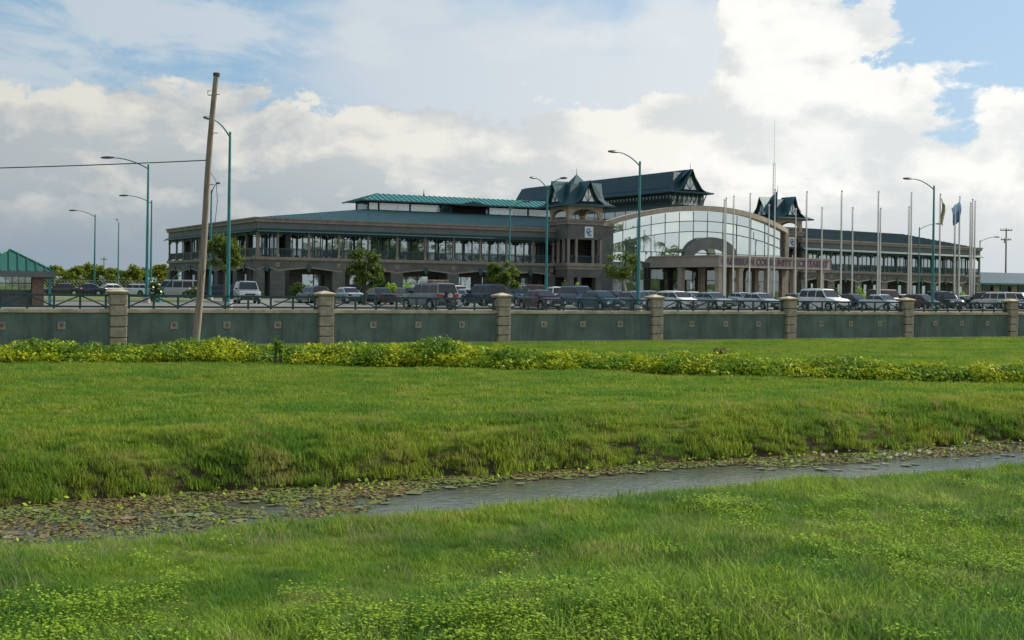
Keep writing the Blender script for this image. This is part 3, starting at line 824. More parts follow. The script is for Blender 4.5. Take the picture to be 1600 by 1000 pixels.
def pagoda(f, uc, wc, hu, hw, ze, zs, zr, name, apex=None, gabs=('f', 'l', 'r', 'b'), in_=.30, lattice=True, gw=.5):
    """flared skirt roof with cross gables. hu, hw: eave half sizes; ze eave, zs top of skirt, zr ridge"""
    root = MB()
    P = lambda u, w, z: f.pt(uc + u, wc + w, z)
    prof = [(1.0, ze), (.86, ze + (zs - ze) * .28), (.76, ze + (zs - ze) * .6), (1 - in_, zs)]
    rings = []
    for k, z in prof:
        au = hu - (1 - k) * min(hu, hw); aw = hw - (1 - k) * min(hu, hw)
        rings.append([P(-au, aw, z), P(au, aw, z), P(au, -aw, z), P(-au, -aw, z), P(-au, aw, z)])
    root.grid(rings)
    au, aw = hu - in_ * min(hu, hw), hw - in_ * min(hu, hw)
    top = .46
    bu, bw = hu - (1 - top) * min(hu, hw), hw - (1 - top) * min(hu, hw)
    root.grid([rings[-1], [P(-bu, bw, zr - .35), P(bu, bw, zr - .35), P(bu, -bw, zr - .35), P(-bu, -bw, zr - .35), P(-bu, bw, zr - .35)]])
    root.quad(P(-bu, bw, zr - .35), P(bu, bw, zr - .35), P(bu, -bw, zr - .35), P(-bu, -bw, zr - .35))
    root.quad(*rings[0][:4])
    ro = root.build(name, 'roof_dark', BLD)
    fa = MB()
    for (a, c, e, g) in ((-hu, hu, hw - .06, hw + .02), (-hu, hu, -hw - .02, -hw + .06)): fa.box(f, uc + a, uc + c, wc + e, wc + g, ze - .16, ze + .05)
    for (a, c) in ((-hu - .02, -hu + .06), (hu - .06, hu + .02)): fa.box(f, uc + a, uc + c, wc - hw + .07, wc + hw - .07, ze - .16, ze + .05)
    fa.build('eave_board', 'teal_trim', ro)
    m = min(hu, hw); g = gw * m                      # gable half width at the foot
    def gable(kind):
        b = MB()
        def Q(a, o_, z):
            if kind == 'f': return P(a, o_, z)
            if kind == 'b': return P(-a, -o_, z)
            if kind == 'l': return P(-o_, a, z)
            return P(o_, -a, z)
        out = (hw if kind in 'fb' else hu) - .16 * m; zb = ze + (zs - ze) * .35
        g2 = g * 1.12
        # two flared slopes meeting at a ridge
        for sgn in (-1, 1):
            pr = [(0, zr), (.42 * g2, zr - (zr - zb) * .52), (.72 * g2, zr - (zr - zb) * .82), (1.25 * g2, zb - .12)]
            b.grid([[Q(sgn * a, 0, z) for a, z in pr], [Q(sgn * a, out + .16 * m * (1 if a < .1 else .6), z) for a, z in pr]])
            b.grid([[Q(sgn * a, 0, z - .12) for a, z in pr], [Q(sgn * a, out + .16 * m * (1 if a < .1 else .6), z - .12) for a, z in pr]])
            b.grid([[Q(sgn * a, out + .16 * m * (1 if a < .1 else .6), z - .12) for a, z in pr], [Q(sgn * a, out + .16 * m * (1 if a < .1 else .6), z) for a, z in pr]])
        b.build('gable', 'teal_roof', ro)
        w = MB(); o2 = out - .02 * m
        w.quad(Q(-g, o2, zb), Q(g, o2, zb), Q(0, o2, zr - .12)); w.build('gable_wall', 'soffit_dark', ro)
        if lattice:
            t = MB(); o3 = o2 + .05; zt = zr - (zr - zb) * .24; z0 = zb + .12; gb = g * .62
            t.quad(Q(-gb, o3, z0), Q(gb, o3, z0), Q(0, o3, zt)); t.build('gable_pane', 'lattice_white', ro)
            l = MB(); o4 = o3 + .03
            def bar(p, q, r_=.045): l.tube([Q(p[0], o4, p[1]), Q(q[0], o4, q[1])], r_, 4)
            bar((0, z0), (0, zt)); bar((0, z0), (-gb * .55, z0 + (zt - z0) * .45)); bar((0, z0), (gb * .55, z0 + (zt - z0) * .45))
            bar((-gb, z0), (gb, z0), .06); bar((-gb, z0), (0, zt), .06); bar((gb, z0), (0, zt), .06)
            l.build('gable_lattice', 'teal_trim', ro)
    for k in gabs: gable(k)
    if apex:
        s = MB(); a = .30 * m
        s.hexa([P(-a, a, zr - .45), P(a, a, zr - .45), P(a, -a, zr - .45), P(-a, -a, zr - .45)], [P(-.02, .02, apex), P(.02, .02, apex), P(.02, -.02, apex), P(-.02, -.02, apex)])
        s.build('spire', 'teal_roof', ro)
        s = MB(); p0 = P(0, 0, apex - .1); s.tube([p0, p0 + Vector((0, 0, .9))], [.05, .02], 5); s.build('finial', 'teal_trim', ro)
    return ro


def plaque_at(f, u, w, z, s):
    b = MB(); b.box(f, u - s, u + s, w, w + .08, z - s * 1.15, z + s * 1.15); pl = b.build('logo_plaque', 'plaque', BLD)
    g = MB()
    def cee(cu, cz, r, t, w0):
        n = 16
        for i in range(n):
            a0 = R(45) + R(270) * i / n; a1 = R(45) + R(270) * (i + 1) / n
            q = [(cu + (r + t) * math.cos(a0), cz + (r + t) * math.sin(a0)), (cu + (r + t) * math.cos(a1), cz + (r + t) * math.sin(a1)), (cu + (r - t) * math.cos(a1), cz + (r - t) * math.sin(a1)), (cu + (r - t) * math.cos(a0), cz + (r - t) * math.sin(a0))]
            g.prism(f, q, w0, w0 + .03)
    cee(u - s * .12, z + s * .2, s * .46, s * .13, w + .082); cee(u + s * .2, z - s * .25, s * .46, s * .13, w + .115)
    g.build('logo', 'logo_blue', pl)


def tower(f, left=True):
    """square corner tower; near-left corner at u=0,w=0, side 5.06"""
    a = 5.06; zb = 11.6
    b = MB(); b.box(f, 0, a, -a, 0, 9.2, zb - .5); b.build('tower_block', 'stone_grey', BLD)
    b = MB(); b.box(f, -.15, a + .15, -a - .15, .15, zb - .5, zb - .1); b.box(f, -.3, a + .3, -a - .3, .3, zb - .1, zb + .12); b.build('cornice', 'stone_band', BLD)
    b = MB(); b.box(f, -.05, a + .05, -a - .05, .05, 5.3, 6.15); b.box(f, -.2, a + .2, -a, .2, 5.72, 6.1); b.build('floor_band', 'stone_band', BLD)
    b = MB(); b.box(f, 0, a, -a, -.02, 4.3, 5.3); b.build('arch_panel', 'stone_grey', BLD)
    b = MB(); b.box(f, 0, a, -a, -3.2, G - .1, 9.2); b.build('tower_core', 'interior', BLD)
    for (u0, u1) in ((0, .9), (a - .9, a), (1.5, 2.0)):
        b = MB(); b.box(f, u0, u1, -1, 0, G - .1, 4.3); b.build('pier', 'stone_grey', BLD)
    for u in (.16, 1.3, a - 1.3, a - .16):
        b = MB(); b.box(f, u - .15, u + .15, -.35, -.05, 6.15, 9.2); b.build('column', 'stone_band', BLD)
    for w in (-1.5, -3):
        b = MB(); b.box(f, .03, .33, w - .15, w + .15, 6.15, 9.2); b.build('column', 'stone_band', BLD)
    b = MB(); b.box(f, .3, a - .3, -.25, -.2, 7.0, 7.1); b.box(f, .3, a - .3, -.25, -.2, 6.3, 6.36)
    for k in range(18): b.box(f, .35 + k * .25, .42 + k * .25, -.25, -.2, 6.36, 7.0)
    b.build('balustrade', 'teal_trim', BLD)
    plaque_at(f, a * .60, .002, 10.15, .62)
    # open pavilion with arches
    zt = 13.45
    for (u, w) in ((.25, -.25), (a - .25, -.25), (.25, -a + .25), (a - .25, -a + .25)):
        b = MB(); b.box(f, u - .25, u + .25, w - .25, w + .25, zb + .12, zt); b.build('pavilion_post', 'stone_tan', BLD)
    def arch(fr_, o0, name='pavilion_arch'):
        b = MB(); n = 14; c0, c1 = .5, a - .5; L = c1 - c0
        for i in range(n):
            x0, x1 = L * i / n, L * (i + 1) / n
            zz = lambda x: zb + .5 + 1.0 * math.sqrt(max(0, 1 - (2 * x / L - 1) ** 2))
            b.prism(fr_, [(c0 + x0, zz(x0)), (c0 + x1, zz(x1)), (c0 + x1, zt), (c0 + x0, zt)], o0 - .3, o0)
        b.box(fr_, c0, c1, o0 - .2, o0 - .1, zb + .45, zb + .52)
        b.build(name, 'stone_tan', BLD)
    arch(f, -.02); sf = Fr(f.pt(0, -a, 0), f.pt(0, 0, 0)); arch(sf, -.02)
    rf2 = Fr(f.pt(a, 0, 0), f.pt(a, -a, 0)); arch(rf2, -.02); bf = Fr(f.pt(a, -a, 0), f.pt(0, -a, 0)); arch(bf, -.02)
    pagoda(f, a / 2, -a / 2, 3.75, 3.75, 13.55, 14.6, 16.75, 'tower_roof', apex=17.8, gw=.42, in_=.34)


T1 = Fr((7.1, 164.0), d=(FL.d.x, FL.d.y))
tower(T1)
d2 = Vector((math.cos(R(32)), math.sin(R(32))))
T2c = Vector((39.3, 190.2)); n2 = Vector((d2.y, -d2.x)); T2 = Fr(T2c - d2 * 2.53 + n2 * 2.53, d=(d2.x, d2.y))
tower(T2)

# infill wall between tower and glass, between glass and right wing
GA, GB = Vector((13.2, 169.3)), Vector((39.2, 184.6))
FG = Fr(GA, GB)


def atrium():
    f = FG; bul = 2.6
    def w_of(s): return bul * 4 * s * (1 - s)
    def GP(px, py):
        """point of the curved glass seen at a pixel"""
        s = .5
        for _ in range(8):
            u = f.u_at(px, w_of(s)); s = min(1.02, max(-.02, u / f.L))
        return s, f.z_at(px, py, w_of(s))
    def curve(tab):
        q = [GP(*t) for t in tab]; q.sort(); ss = [a for a, _ in q]; zz = [b for _, b in q]
        co = np.polyfit(ss, zz, 3)
        return lambda s: float(np.polyval(co, s))
    top = curve([(940, 343.5), (999, 331), (1030, 325.5), (1066, 322), (1097, 322), (1150, 328), (1192, 340), (1220, 354)])
    m1 = curve([(961, 362), (999, 355), (1066, 346), (1100, 345.5), (1129, 347), (1192, 364.5), (1217, 373)])
    m2 = curve([(972, 376.5), (1020, 369), (1066, 362), (1100, 361.5), (1129, 363), (1192, 380), (1217, 387)])
    m3 = curve([(972, 393), (1030, 394), (1100, 395.5), (1150, 398), (1217, 400)])
    rows = [lambda s: G + .15, lambda s: 4.2, lambda s: 6.4, m3, m2, m1, lambda s: top(s) - .64]
    pxs = [953, 972, 994, 1016, 1038, 1060, 1082, 1104, 1128, 1150, 1172, 1194, 1219]
    ss = [min(1, max(0, GP(p, 370)[0])) for p in pxs]
    nb = len(ss) - 1
    def pt(s, z, o=0.0): return f.pt(s * f.L, w_of(s) + o, z)
    def strip(za, zb_, o0, o1, name, m, par, s0=0., s1=1., n=36):
        b = MB()
        for i in range(n):
            a, c = s0 + (s1 - s0) * i / n, s0 + (s1 - s0) * (i + 1) / n
            b.hexa([pt(a, za(a), o0), pt(c, za(c), o0), pt(c, za(c), o1), pt(a, za(a), o1)], [pt(a, zb_(a), o0), pt(c, zb_(c), o0), pt(c, zb_(c), o1), pt(a, zb_(a), o1)])
        return b.build(name, m, par)
    strip(lambda s: top(s) - .66, top, -.6, .45, 'arched_fascia', 'stone_tan', BLD, -.035, 1.01)
    cw = strip(lambda s: G, lambda s: G + .16, -.1, .12, 'curtain_wall', 'mullion', BLD)
    for k in range(1, 6):
        strip(lambda s, k=k: rows[k](s) - .05, lambda s, k=k: rows[k](s) + .05, -.02, .05, 'transom', 'mullion', cw)
    for i, s in enumerate(ss):
        b = MB(); hw = .035 if 0 < i < nb else .09
        b.hexa([pt(s - hw / f.L, G, -.02), pt(s + hw / f.L, G, -.02), pt(s + hw / f.L, G, .045), pt(s - hw / f.L, G, .045)],
               [pt(s - hw / f.L, top(s) - .8, -.02), pt(s + hw / f.L, top(s) - .8, -.02), pt(s + hw / f.L, top(s) - .8, .045), pt(s - hw / f.L, top(s) - .8, .045)])
        b.build('mullion', 'mullion', cw)
    for i in range(nb):
        for r in range(6):
            a, c = ss[i], ss[i + 1]; m_ = (a + c) / 2; b = MB(); n = 3
            t1, t2 = random.uniform(-.035, .035), random.uniform(-.03, .03)
            for k in range(n):
                x0, x1 = a + (c - a) * k / n, a + (c - a) * (k + 1) / n
                q = lambda x, z, o, tt: f.pt(x * f.L, (w_of(a) + (w_of(c) - w_of(a)) * (x - a) / (c - a)) + o + tt, z)
                e0, e1 = t1 * (k / n - .5), t1 * ((k + 1) / n - .5)
                b.hexa([q(x0, rows[r](x0), -.04, e0), q(x1, rows[r](x1), -.04, e1), q(x1, rows[r](x1), -.01, e1), q(x0, rows[r](x0), -.01, e0)],
                       [q(x0, rows[r + 1](x0), -.04, e0 + t2), q(x1, rows[r + 1](x1), -.04, e1 + t2), q(x1, rows[r + 1](x1), -.01, e1 + t2), q(x0, rows[r + 1](x0), -.01, e0 + t2)])
            b.build('pane', 'lobby_glass' if r < 2 else 'mirror_glass', cw)
    # right end post and the roof behind the arch
    b = MB(); b.box(f, f.L - .1, f.L + .55, -.8, .35, G, top(1.0) + .0); b.build('end_post', 'stone_tan', BLD)
    b = MB(); n = 20
    for i in range(n):
        a, c = i / n, (i + 1) / n
        b.quad(pt(a, top(a) - .25, -.5), pt(c, top(c) - .25, -.5), f.pt(c * f.L, -16, 11.2), f.pt(a * f.L, -16, 11.2))
    b.build('roof', 'teal_roof', BLD)
    # dark wall between left tower and glass
    p0 = T1.pt(5.0, -1.2, 0); l = Fr(p0, f.pt(-.2, .1, 0)); b = MB(); b.box(l, 0, l.L + .3, -1.0, 0, G - .1, 11.1); b.build('side_wall', 'stone_grey', BLD)
    b = MB(); b.box(l, -.1, l.L + .3, -1.1, .15, 11.1, 11.55); b.build('cornice', 'stone_band', BLD)
    b = MB(); b.box(l, 0, l.L - .2, .0, .1, 5.72, 6.1); b.build('floor_band', 'stone_band', BLD)
    # body behind
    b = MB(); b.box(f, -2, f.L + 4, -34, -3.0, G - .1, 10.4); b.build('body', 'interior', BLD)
    return top


atrium()


def hall_roof():
    d = Vector((math.cos(R(31)), math.sin(R(31)))); back = Vector((-d.y, d.x))
    c0 = Vector((25.6, 182.6)); L = 46.0
    mid = c0 + back * (L / 2)
    f = Fr(mid, d=(d.x, d.y))
    hu, hw = 3.9, L / 2
    b = MB(); b.box(f, -2.9, 2.9, -hw + 1.2, hw - 1.2, 12.0, 15.0); b.build('hall_drum', 'teal_trim', BLD)
    b = MB()
    for w in (hw - 1.15,):
        for k in range(6): b.box(f, -2.85 + k * .98, -2.0 + k * .98, w, w + .05, 15.05, 16.2)
    b.build('drum_pane', 'lattice_white', BLD)
    # clerestory band of pale glass along the visible flank, under the frieze
    for k in range(12):
        b = MB(); w0 = hw - 1.4 - k * 2.7; b.box(f, -2.96, -2.91, w0 - 2.5, w0, 13.6, 14.5); b.build('clerestory_pane', 'window_glass', BLD)
    b = MB(); b.box(f, -2.95, 2.95, -hw + 1.1, hw - 1.1, 15.0, 16.9); b.build('frieze', 'soffit_dark', BLD)
    n = int(L / .8); fr = MB()
    for k in range(n):
        w = hw - 1.0 - k * .8
        if w < -hw + 1.5: break
        P = f.pt
        fr.hexa([P(-3.0, w - .06, 15.3), P(-3.0, w + .06, 15.3), P(-3.75, w + .06, 16.6), P(-3.75, w - .06, 16.6)], [P(-3.0, w - .06, 15.5), P(-3.0, w + .06, 15.5), P(-3.75, w + .06, 16.8), P(-3.75, w - .06, 16.8)])
        fr.cur = 1; fr.box(f, -3.02, -2.96, w - .55, w - .2, 15.9, 16.35); fr.cur = 0
    for k in range(8):
        u = -2.8 + k * .8
        fr.hexa([f.pt(u - .06, hw - 1.1, 15.3), f.pt(u + .06, hw - 1.1, 15.3), f.pt(u + .06, hw - .3, 16.6), f.pt(u - .06, hw - .3, 16.6)], [f.pt(u - .06, hw - 1.1, 15.5), f.pt(u + .06, hw - 1.1, 15.5), f.pt(u + .06, hw - .3, 16.8), f.pt(u - .06, hw - .3, 16.8)])
        if k < 7: fr.cur = 1; fr.box(f, u + .25, u + .6, hw - 1.09, hw - 1.04, 15.9, 16.35); fr.cur = 0
    o = fr.build('bracket', ['teal_trim', 'lattice_white'], BLD); o['kind'] = 'stuff'
    ro = pagoda(f, 0, 0, hu, hw, 16.85, 17.5, 20.15, 'hall_roof', gabs=('f', 'b'), gw=.5, in_=.30)
    # the long main slopes up to the ridge, with seams
    P = f.pt; r = MB(); e = hu * .74; y0, y1 = hw - 1.3, -hw + 1.3
    r.quad(P(-e, y1, 17.35), P(-e, y0, 17.35), P(0, y0 + .9, 20.15), P(0, y1 - .9, 20.15)); r.quad(P(e, y0, 17.35), P(e, y1, 17.35), P(0, y1 - .9, 20.15), P(0, y0 + .9, 20.15))
    r.build('main_slope', 'roof_dark', ro)
    seams('seam', ro, P(-e, y1, 17.36), P(-e, y0, 17.36), P(0, y1, 20.16), P(0, y0, 20.16), .6, .03, .05, 'roof_dark')
    b = MB(); p = P(0, hw - .6, 20.1); b.tube([p, p + Vector((0, 0, .9))], [.05, .02], 5); b.build('finial', 'teal_trim', ro)


hall_roof()


def canopy():
    Cc = Vector((25.8, 160.0)); dd = Vector((math.cos(R(35)), math.sin(R(35)))); L = 20.6; Dp = 15.0
    f = Fr(Cc, d=(dd.x, dd.y)); zb, zt = 5.95, 7.15
    ca = MB(); ca.box(f, 0, L, -Dp, 0, zb, zt); cn = ca.build('canopy', 'canopy_brown', BLD)
    b = MB(); b.box(f, -.12, L + .12, -Dp, .12, zt, zt + .14); b.box(f, -.08, L + .08, -Dp, .08, zb - .16, zb); b.build('cornice', 'stone_tan', cn)
    b = MB(); b.box(f, .3, L - .3, -Dp + .3, -.3, zb - .2, zb - .162); b.build('soffit', 'soffit_dark', cn)
    us = [.6, 4.2, 9.3, 14.1, 19.4]
    for w in (-.6, -7.5, -13.5):
        for i, u in enumerate(us):
            b = MB(); b.box(f, u - .33, u + .33, w - .33, w + .33, G, zb - .2); b.box(f, u - .42, u + .42, w - .42, w + .42, G - .02, G + .6); b.box(f, u - .4, u + .4, w - .4, w + .4, zb - .55, zb - .21)
            b.build('canopy_column', 'stone_tan', cn)
    # lettering on the long face
    cu = bpy.data.curves.new('lettering', 'FONT'); cu.body = 'CARIBBEAN COMMUNITY SECRETARIAT'; cu.size = 1.15; cu.extrude = .04; cu.offset = .032; cu.space_character = 1.05
    to = bpy.data.objects.new('tmp_text', cu); C.objects.link(to); bpy.context.view_layer.update()
    dg = bpy.context.evaluated_depsgraph_get(); me = bpy.data.meshes.new_from_object(to.evaluated_get(dg)); bpy.data.objects.remove(to)
    co = np.empty(len(me.vertices) * 3, np.float32); me.vertices.foreach_get('co', co); co = co.reshape(-1, 3)
    x0, x1 = co[:, 0].min(), co[:, 0].max(); co[:, 0] = (co[:, 0] - x0) * (L - 1.0) / (x1 - x0); me.vertices.foreach_set('co', co.ravel())
    me.materials.clear(); me.materials.append(MATS['lettering']); me.update(); me.name = 'lettering'
    o = bpy.data.objects.new('lettering', me); C.objects.link(o); o.parent = cn
    loc = f.pt(.5, .045, zb + .2); ang = math.atan2(f.d.y, f.d.x)
    o.location = loc - WORLD[cn.name]; o.rotation_euler = (R(90), 0, ang)
    # arched crown standing on the canopy, in front of the glass
    fa = Fr(at(1068, 172, 0), at(1152, 173.5, 0))
    b = MB(); n = 24; W = fa.L; z0 = zt + .02
    ho, hi_ = EYE + (455 - 370) * 172.5 / F, EYE + (455 - 388) * 172.5 / F
    def outer(x): return z0 + (ho - z0) * math.sqrt(max(0.0, 1 - (2 * x / W - 1) ** 2)) ** 0.9
    def inner(x):
        q = (x / W - .5) / .32
        return z0 if abs(q) >= 1 else z0 + (hi_ - z0) * math.sqrt(1 - q * q)
    for i in range(n * 2):
        x0_, x1_ = W * i / (2 * n), W * (i + 1) / (2 * n)
        a = [(x0_, inner(x0_)), (x1_, inner(x1_)), (x1_, max(outer(x1_), inner(x1_) + .01)), (x0_, max(outer(x0_), inner(x0_) + .01))]
        b.prism(fa, a, -.5, 0)
    b.build('arched_crown', 'fascia_grey', cn)


canopy()


def right_wing():
    f = FR_; n = 14
    us = [.2 + (f.L - .4) * i / n for i in range(n + 1)]
    wing(f, us, 0, .09, 'fascia_grey')
    zr = 10.62
    e = [f.pt(-.1, -.1, zr), f.pt(f.L, -.1, zr), f.pt(f.L, -36, zr), f.pt(-3, -36, zr)]; l = [f.pt(-1, -9, 12.9), f.pt(f.L - 9, -9, 12.9), f.pt(f.L - 9, -27, 12.9), f.pt(-1, -27, 12.9)]
    r = MB(); r.quad(e[0], e[1], l[1], l[0]); r.quad(e[1], e[2], l[2], l[1]); r.quad(e[2], e[3], l[3], l[2]); r.quad(*l); rf = r.build('roof', 'roof_dark', BLD)
    seams('seam', rf, e[0], e[1], l[0], l[1], .6, m='roof_dark')
    b = MB(); b.box(f, .2, f.L, -36, -35.6, G - .1, 10.5); b.box(f, f.L - .3, f.L, -35.5, -4, G - .1, 10.5); b.build('rear_wall', 'stone_grey', BLD)
    # link between tower and wing
    l_ = Fr(T2.pt(4.9, -1.0, 0), f.pt(.2, -.3, 0))
    if l_.L > .3:
        b = MB(); b.box(l_, 0, l_.L, -1, 0, G - .1, 10.5); b.build('side_wall', 'stone_grey', BLD)


right_wing()


def low_building():
    root = empty('low_building', (88, 232, G), 'low long annexe with navy roof at the far right edge behind parked cars', 'building')
    f = Fr((84.0, 229.0), d=(.9, .44)); L = 60
    zt = zpx(1560, 425, 234); ze = zpx(1560, 443, 234)
    b = MB(); b.box(f, 0, L, -14, -1.2, G - .1, ze); b.build('wall', 'stone_tan', root)
    r = MB(); P = f.pt
    r.quad(P(-1, .3, ze), P(L, .3, ze), P(L, -7, zt), P(0.5, -7, zt)); r.quad(P(L, -15, ze), P(-1, -15, ze), P(.5, -7, zt), P(L, -7, zt)); r.quad(P(-1, -15, ze), P(-1, .3, ze), P(.5, -7, zt))
    ro = r.build('roof', 'roof_dark', root); b = MB(); b.box(f, -1, L, .25, .4, ze - .25, ze + .04); b.build('gutter', 'teal_lamp', ro)
    for k in range(12):
        b = MB(); b.box(f, 1.5 + k * 4.6, 4.2 + k * 4.6, -1.22, -1.1, G + .5, ze - .5); b.build('window', 'car_glass', root)
    for k in range(14):
        b = MB(); b.box(f, .2 + k * 4.4, .5 + k * 4.4, -.2, .1, G - .1, ze - .25); b.build('post', 'teal_trim', root)


low_building()


def guard_hut():
    c = Vector((-33.4, 85.0)); root = empty('guard_hut', (c.x, c.y, G), 'small guard hut with green ribbed hipped roof at the left edge behind the railing', 'hut')
    f = Fr(c, d=(math.cos(R(22)), math.sin(R(22)))); ze, zt = zpx(50, 424, 82.5), zpx(15, 390, 85)
    h = 2.75; P = f.pt
    e = [P(-h, h, ze), P(h, h, ze), P(h, -h, ze), P(-h, -h, ze)]; ap = P(0, 0, zt)
    r = MB(); [r.quad(e[i], e[(i + 1) % 4], ap) for i in range(4)]; r.quad(*e[::-1]); ro = r.build('roof', 'teal_roof_green', root)
    for i in range(4):
        seams('seam', ro, e[i], e[(i + 1) % 4], ap, ap, .52, .035, .07, 'teal_roof_green')
        b = MB(); b.tube([e[i], ap], .07, 6); b.build('hip_cap', 'teal_roof_green', ro)
    b = MB(); g = h + .03
    b.box(f, -g, g, g - .06, g + .02, ze - .36, ze + .02); b.box(f, -g, g, -g - .02, -g + .06, ze - .36, ze + .02); b.box(f, -g - .02, -g + .06, -g + .07, g - .07, ze - .36, ze + .02); b.box(f, g - .06, g + .02, -g + .07, g - .07, ze - .36, ze + .02)
    b.build('fascia', 'fascia_grey', root)
    b = MB(); b.box(f, -g + .1, g - .1, -g + .1, g - .1, ze - .3, ze - .2); b.build('ceiling_panel', 'soffit_dark', root)
    for (u, w) in ((-1.75, 1.75), (1.75, 1.75), (1.75, -1.75), (-1.75, -1.75)):
        b = MB(); b.box(f, u - .36, u + .36, w - .36, w + .36, G, ze - .3); pl = b.build('pillar', 'brick_brown', root)
    b = MB(); b.box(f, 2.38, 2.56, 2.2, 2.38, G, ze - .36); b.build('post', 'teal_lamp', root)
    b = MB(); b.box(f, -1.4, 1.4, 1.5, 1.62, G, G + .95); b.box(f, -1.4, 1.4, -1.7, -1.6, G, G + .95); b.box(f, -1.75, -1.6, -1.4, 1.4, G, G + .95); b.box(f, 1.6, 1.75, -1.4, .2, G, G + .95); b.build('wall', 'stone_grey', root)
    fm = MB()
    for k in range(8): fm.box(f, -1.4 + k * .39, -1.36 + k * .39, 1.56, 1.6, G + .95, ze - .3)
    for z in (.95, 1.4, 1.85): fm.box(f, -1.4, 1.4, 1.55, 1.61, G + z, G + z + .05)
    wn = fm.build('window_grille', 'mullion', root)
    for k in range(7):
        b = MB(); b.box(f, -1.36 + k * .39, -1.01 + k * .39, 1.50, 1.515, G + 1.0, ze - .32); b.build('pane', 'clear_glass', wn)


guard_hut()


# ------------------------------------------------------------------ lamps, poles, masts
def lamp(px, ytop, arm, label, H=11.0, droop=7, dbl=None):
    """street lamp seen at px with its pole top at ytop; arm: pixel offset of the lantern"""
    Z = F * (H - (EYE - G)) / (hor(px) - ytop); k = F / Z
    b0 = at(px + ROLL * 20, Z, G); root = empty('street_lamp', b0, label, 'street lamp', 'teal street lamps around the car park')
    x, y = b0.x - 0.0, b0.y
    b = MB(); b.tube([(x, y, G + .35), (x, y, G + 4), (x, y, G + H)], [.135, .115, .075], 10); b.build('pole', 'teal_lamp', root, True)
    b = MB(); b.tube([(x, y, G - .1), (x, y, G + .45)], [.32, .28], 12); b.build('base', 'concrete', root, True)
    for off in ([arm] if dbl is None else [arm, dbl]):
        dx = off / k; full = 2.3
        dy = -math.sqrt(max(0.0, full ** 2 - dx ** 2)) if abs(dx) < full else 0.0
        pts = []
        for i in range(7):
            t = i / 6; pts.append((x + dx * t, y + dy * t, G + H - .35 + .85 * (1 - (1 - t) ** 2)))
        a = MB(); a.tube(pts, [.05 - .015 * i / 6 for i in range(7)], 7); ar = a.build('arm', 'teal_lamp', root, True)
        e = Vector(pts[-1]); d = Vector((dx, dy, 0)).normalized(); n = Vector((-d.y, d.x, 0)); u = Vector((0, 0, 1))
        h = MB(); rings = []
        for (s, w, hh, zz) in ((-.15, .07, .07, .02), (.05, .15, .10, 0), (.4, .19, .13, -.01), (.75, .16, .10, -.02), (.9, .06, .04, -.01)):
            rings.append([e + d * s + n * (w * math.cos(q)) + u * (zz + hh * math.sin(q) * (1 if math.sin(q) > 0 else .7)) for q in [2 * math.pi * j / 10 for j in range(11)]])
        h.grid(rings); h.build('lamp_head', 'lamp_head', ar, True, 60)


lamp(147, 335, -31, 'teal street lamp behind the dark saloons beside the guard hut, arm left')
lamp(184, 349, 4, 'slim teal street lamp seen end-on, between the cars left of the first tall lamp', H=11.5)
lamp(229, 257, -57, 'tallest far left street lamp, its arm pointing left')
lamp(235, 313, -39, 'teal street lamp just behind and right of a taller one, arm pointing left')
lamp(356, 206, -16, 'tall street lamp with short foreshortened arm right of the leaning pole')
lamp(328, 297, 16, 'teal street lamp partly behind the leaning wooden pole, arm pointing right')
lamp(795, 323, 22, 'teal street lamp in front of the left wing behind a small tree')
lamp(853, 290, -20, 'double armed teal street lamp in front of the left pagoda tower', dbl=20)
lamp(997, 252, -38, 'tall street lamp in front of the left part of the glass entrance')
lamp(1457, 290, -39, 'teal street lamp before the right wing, at the black off-roader, arm pointing left')
lamp(1435, 355, 27, 'distant teal street lamp before the right wing with arm to the right')
lamp(1530, 375, 20, 'distant teal street lamp at the right end of the building')


def flagpole(px, ytop, H, label, flag=None):
    Z = F * (H - 1.5) / (hor(px) - ytop); b0 = at(px, Z, G); root = empty('flagpole', b0, label, 'flagpole', 'white flagpoles before the entrance')
    x, y = b0.x, b0.y
    b = MB(); b.tube([(x, y, G), (x, y, G + H * .5), (x, y, G + H)], [.10, .085, .05], 8); b.build('pole', 'pole_metal', root, True)
    b = MB(); b.tube([(x, y, G + H), (x, y, G + H + .05), (x, y, G + H + .14), (x, y, G + H + .2)], [.05, .11, .10, .02], 8); b.build('finial', 'pole_metal', root, True)
    b = MB(); b.tube([(x, y, G - .05), (x, y, G + .25)], [.24, .2], 10); b.build('base', 'concrete', root, True)
    b = MB(); b.tube([(x - .13, y - .02, G + 1.2), (x - .12, y - .02, G + H - .1)], .012, 4); b.build('halyard', 'wire', root)
    if flag:
        fl = MB(); rows = []
        for i in range(9):
            t = i / 8; row = []
            for j in range(8):
                s = j / 7; wdt = flag['w'] * (1 - .35 * t)
                row.append((x + .06 + wdt * s * flag['dir'] + .08 * math.sin(t * 5), y - .12 * math.sin(s * 9 + t * 3), G + H - .3 - flag['h'] * t - flag['drop'] * s * (1 - .5 * t)))
            rows.append(row)
        fl.grid(rows); fl.mi = [1 if (flag.get('two') and i < 21) else 0 for i in range(len(fl.f))]
        o = fl.build('flag', [flag['m'], flag.get('m2', flag['m'])], root, True, 80)
        md = o.modifiers.new('thick', 'SOLIDIFY'); md.thickness = .015


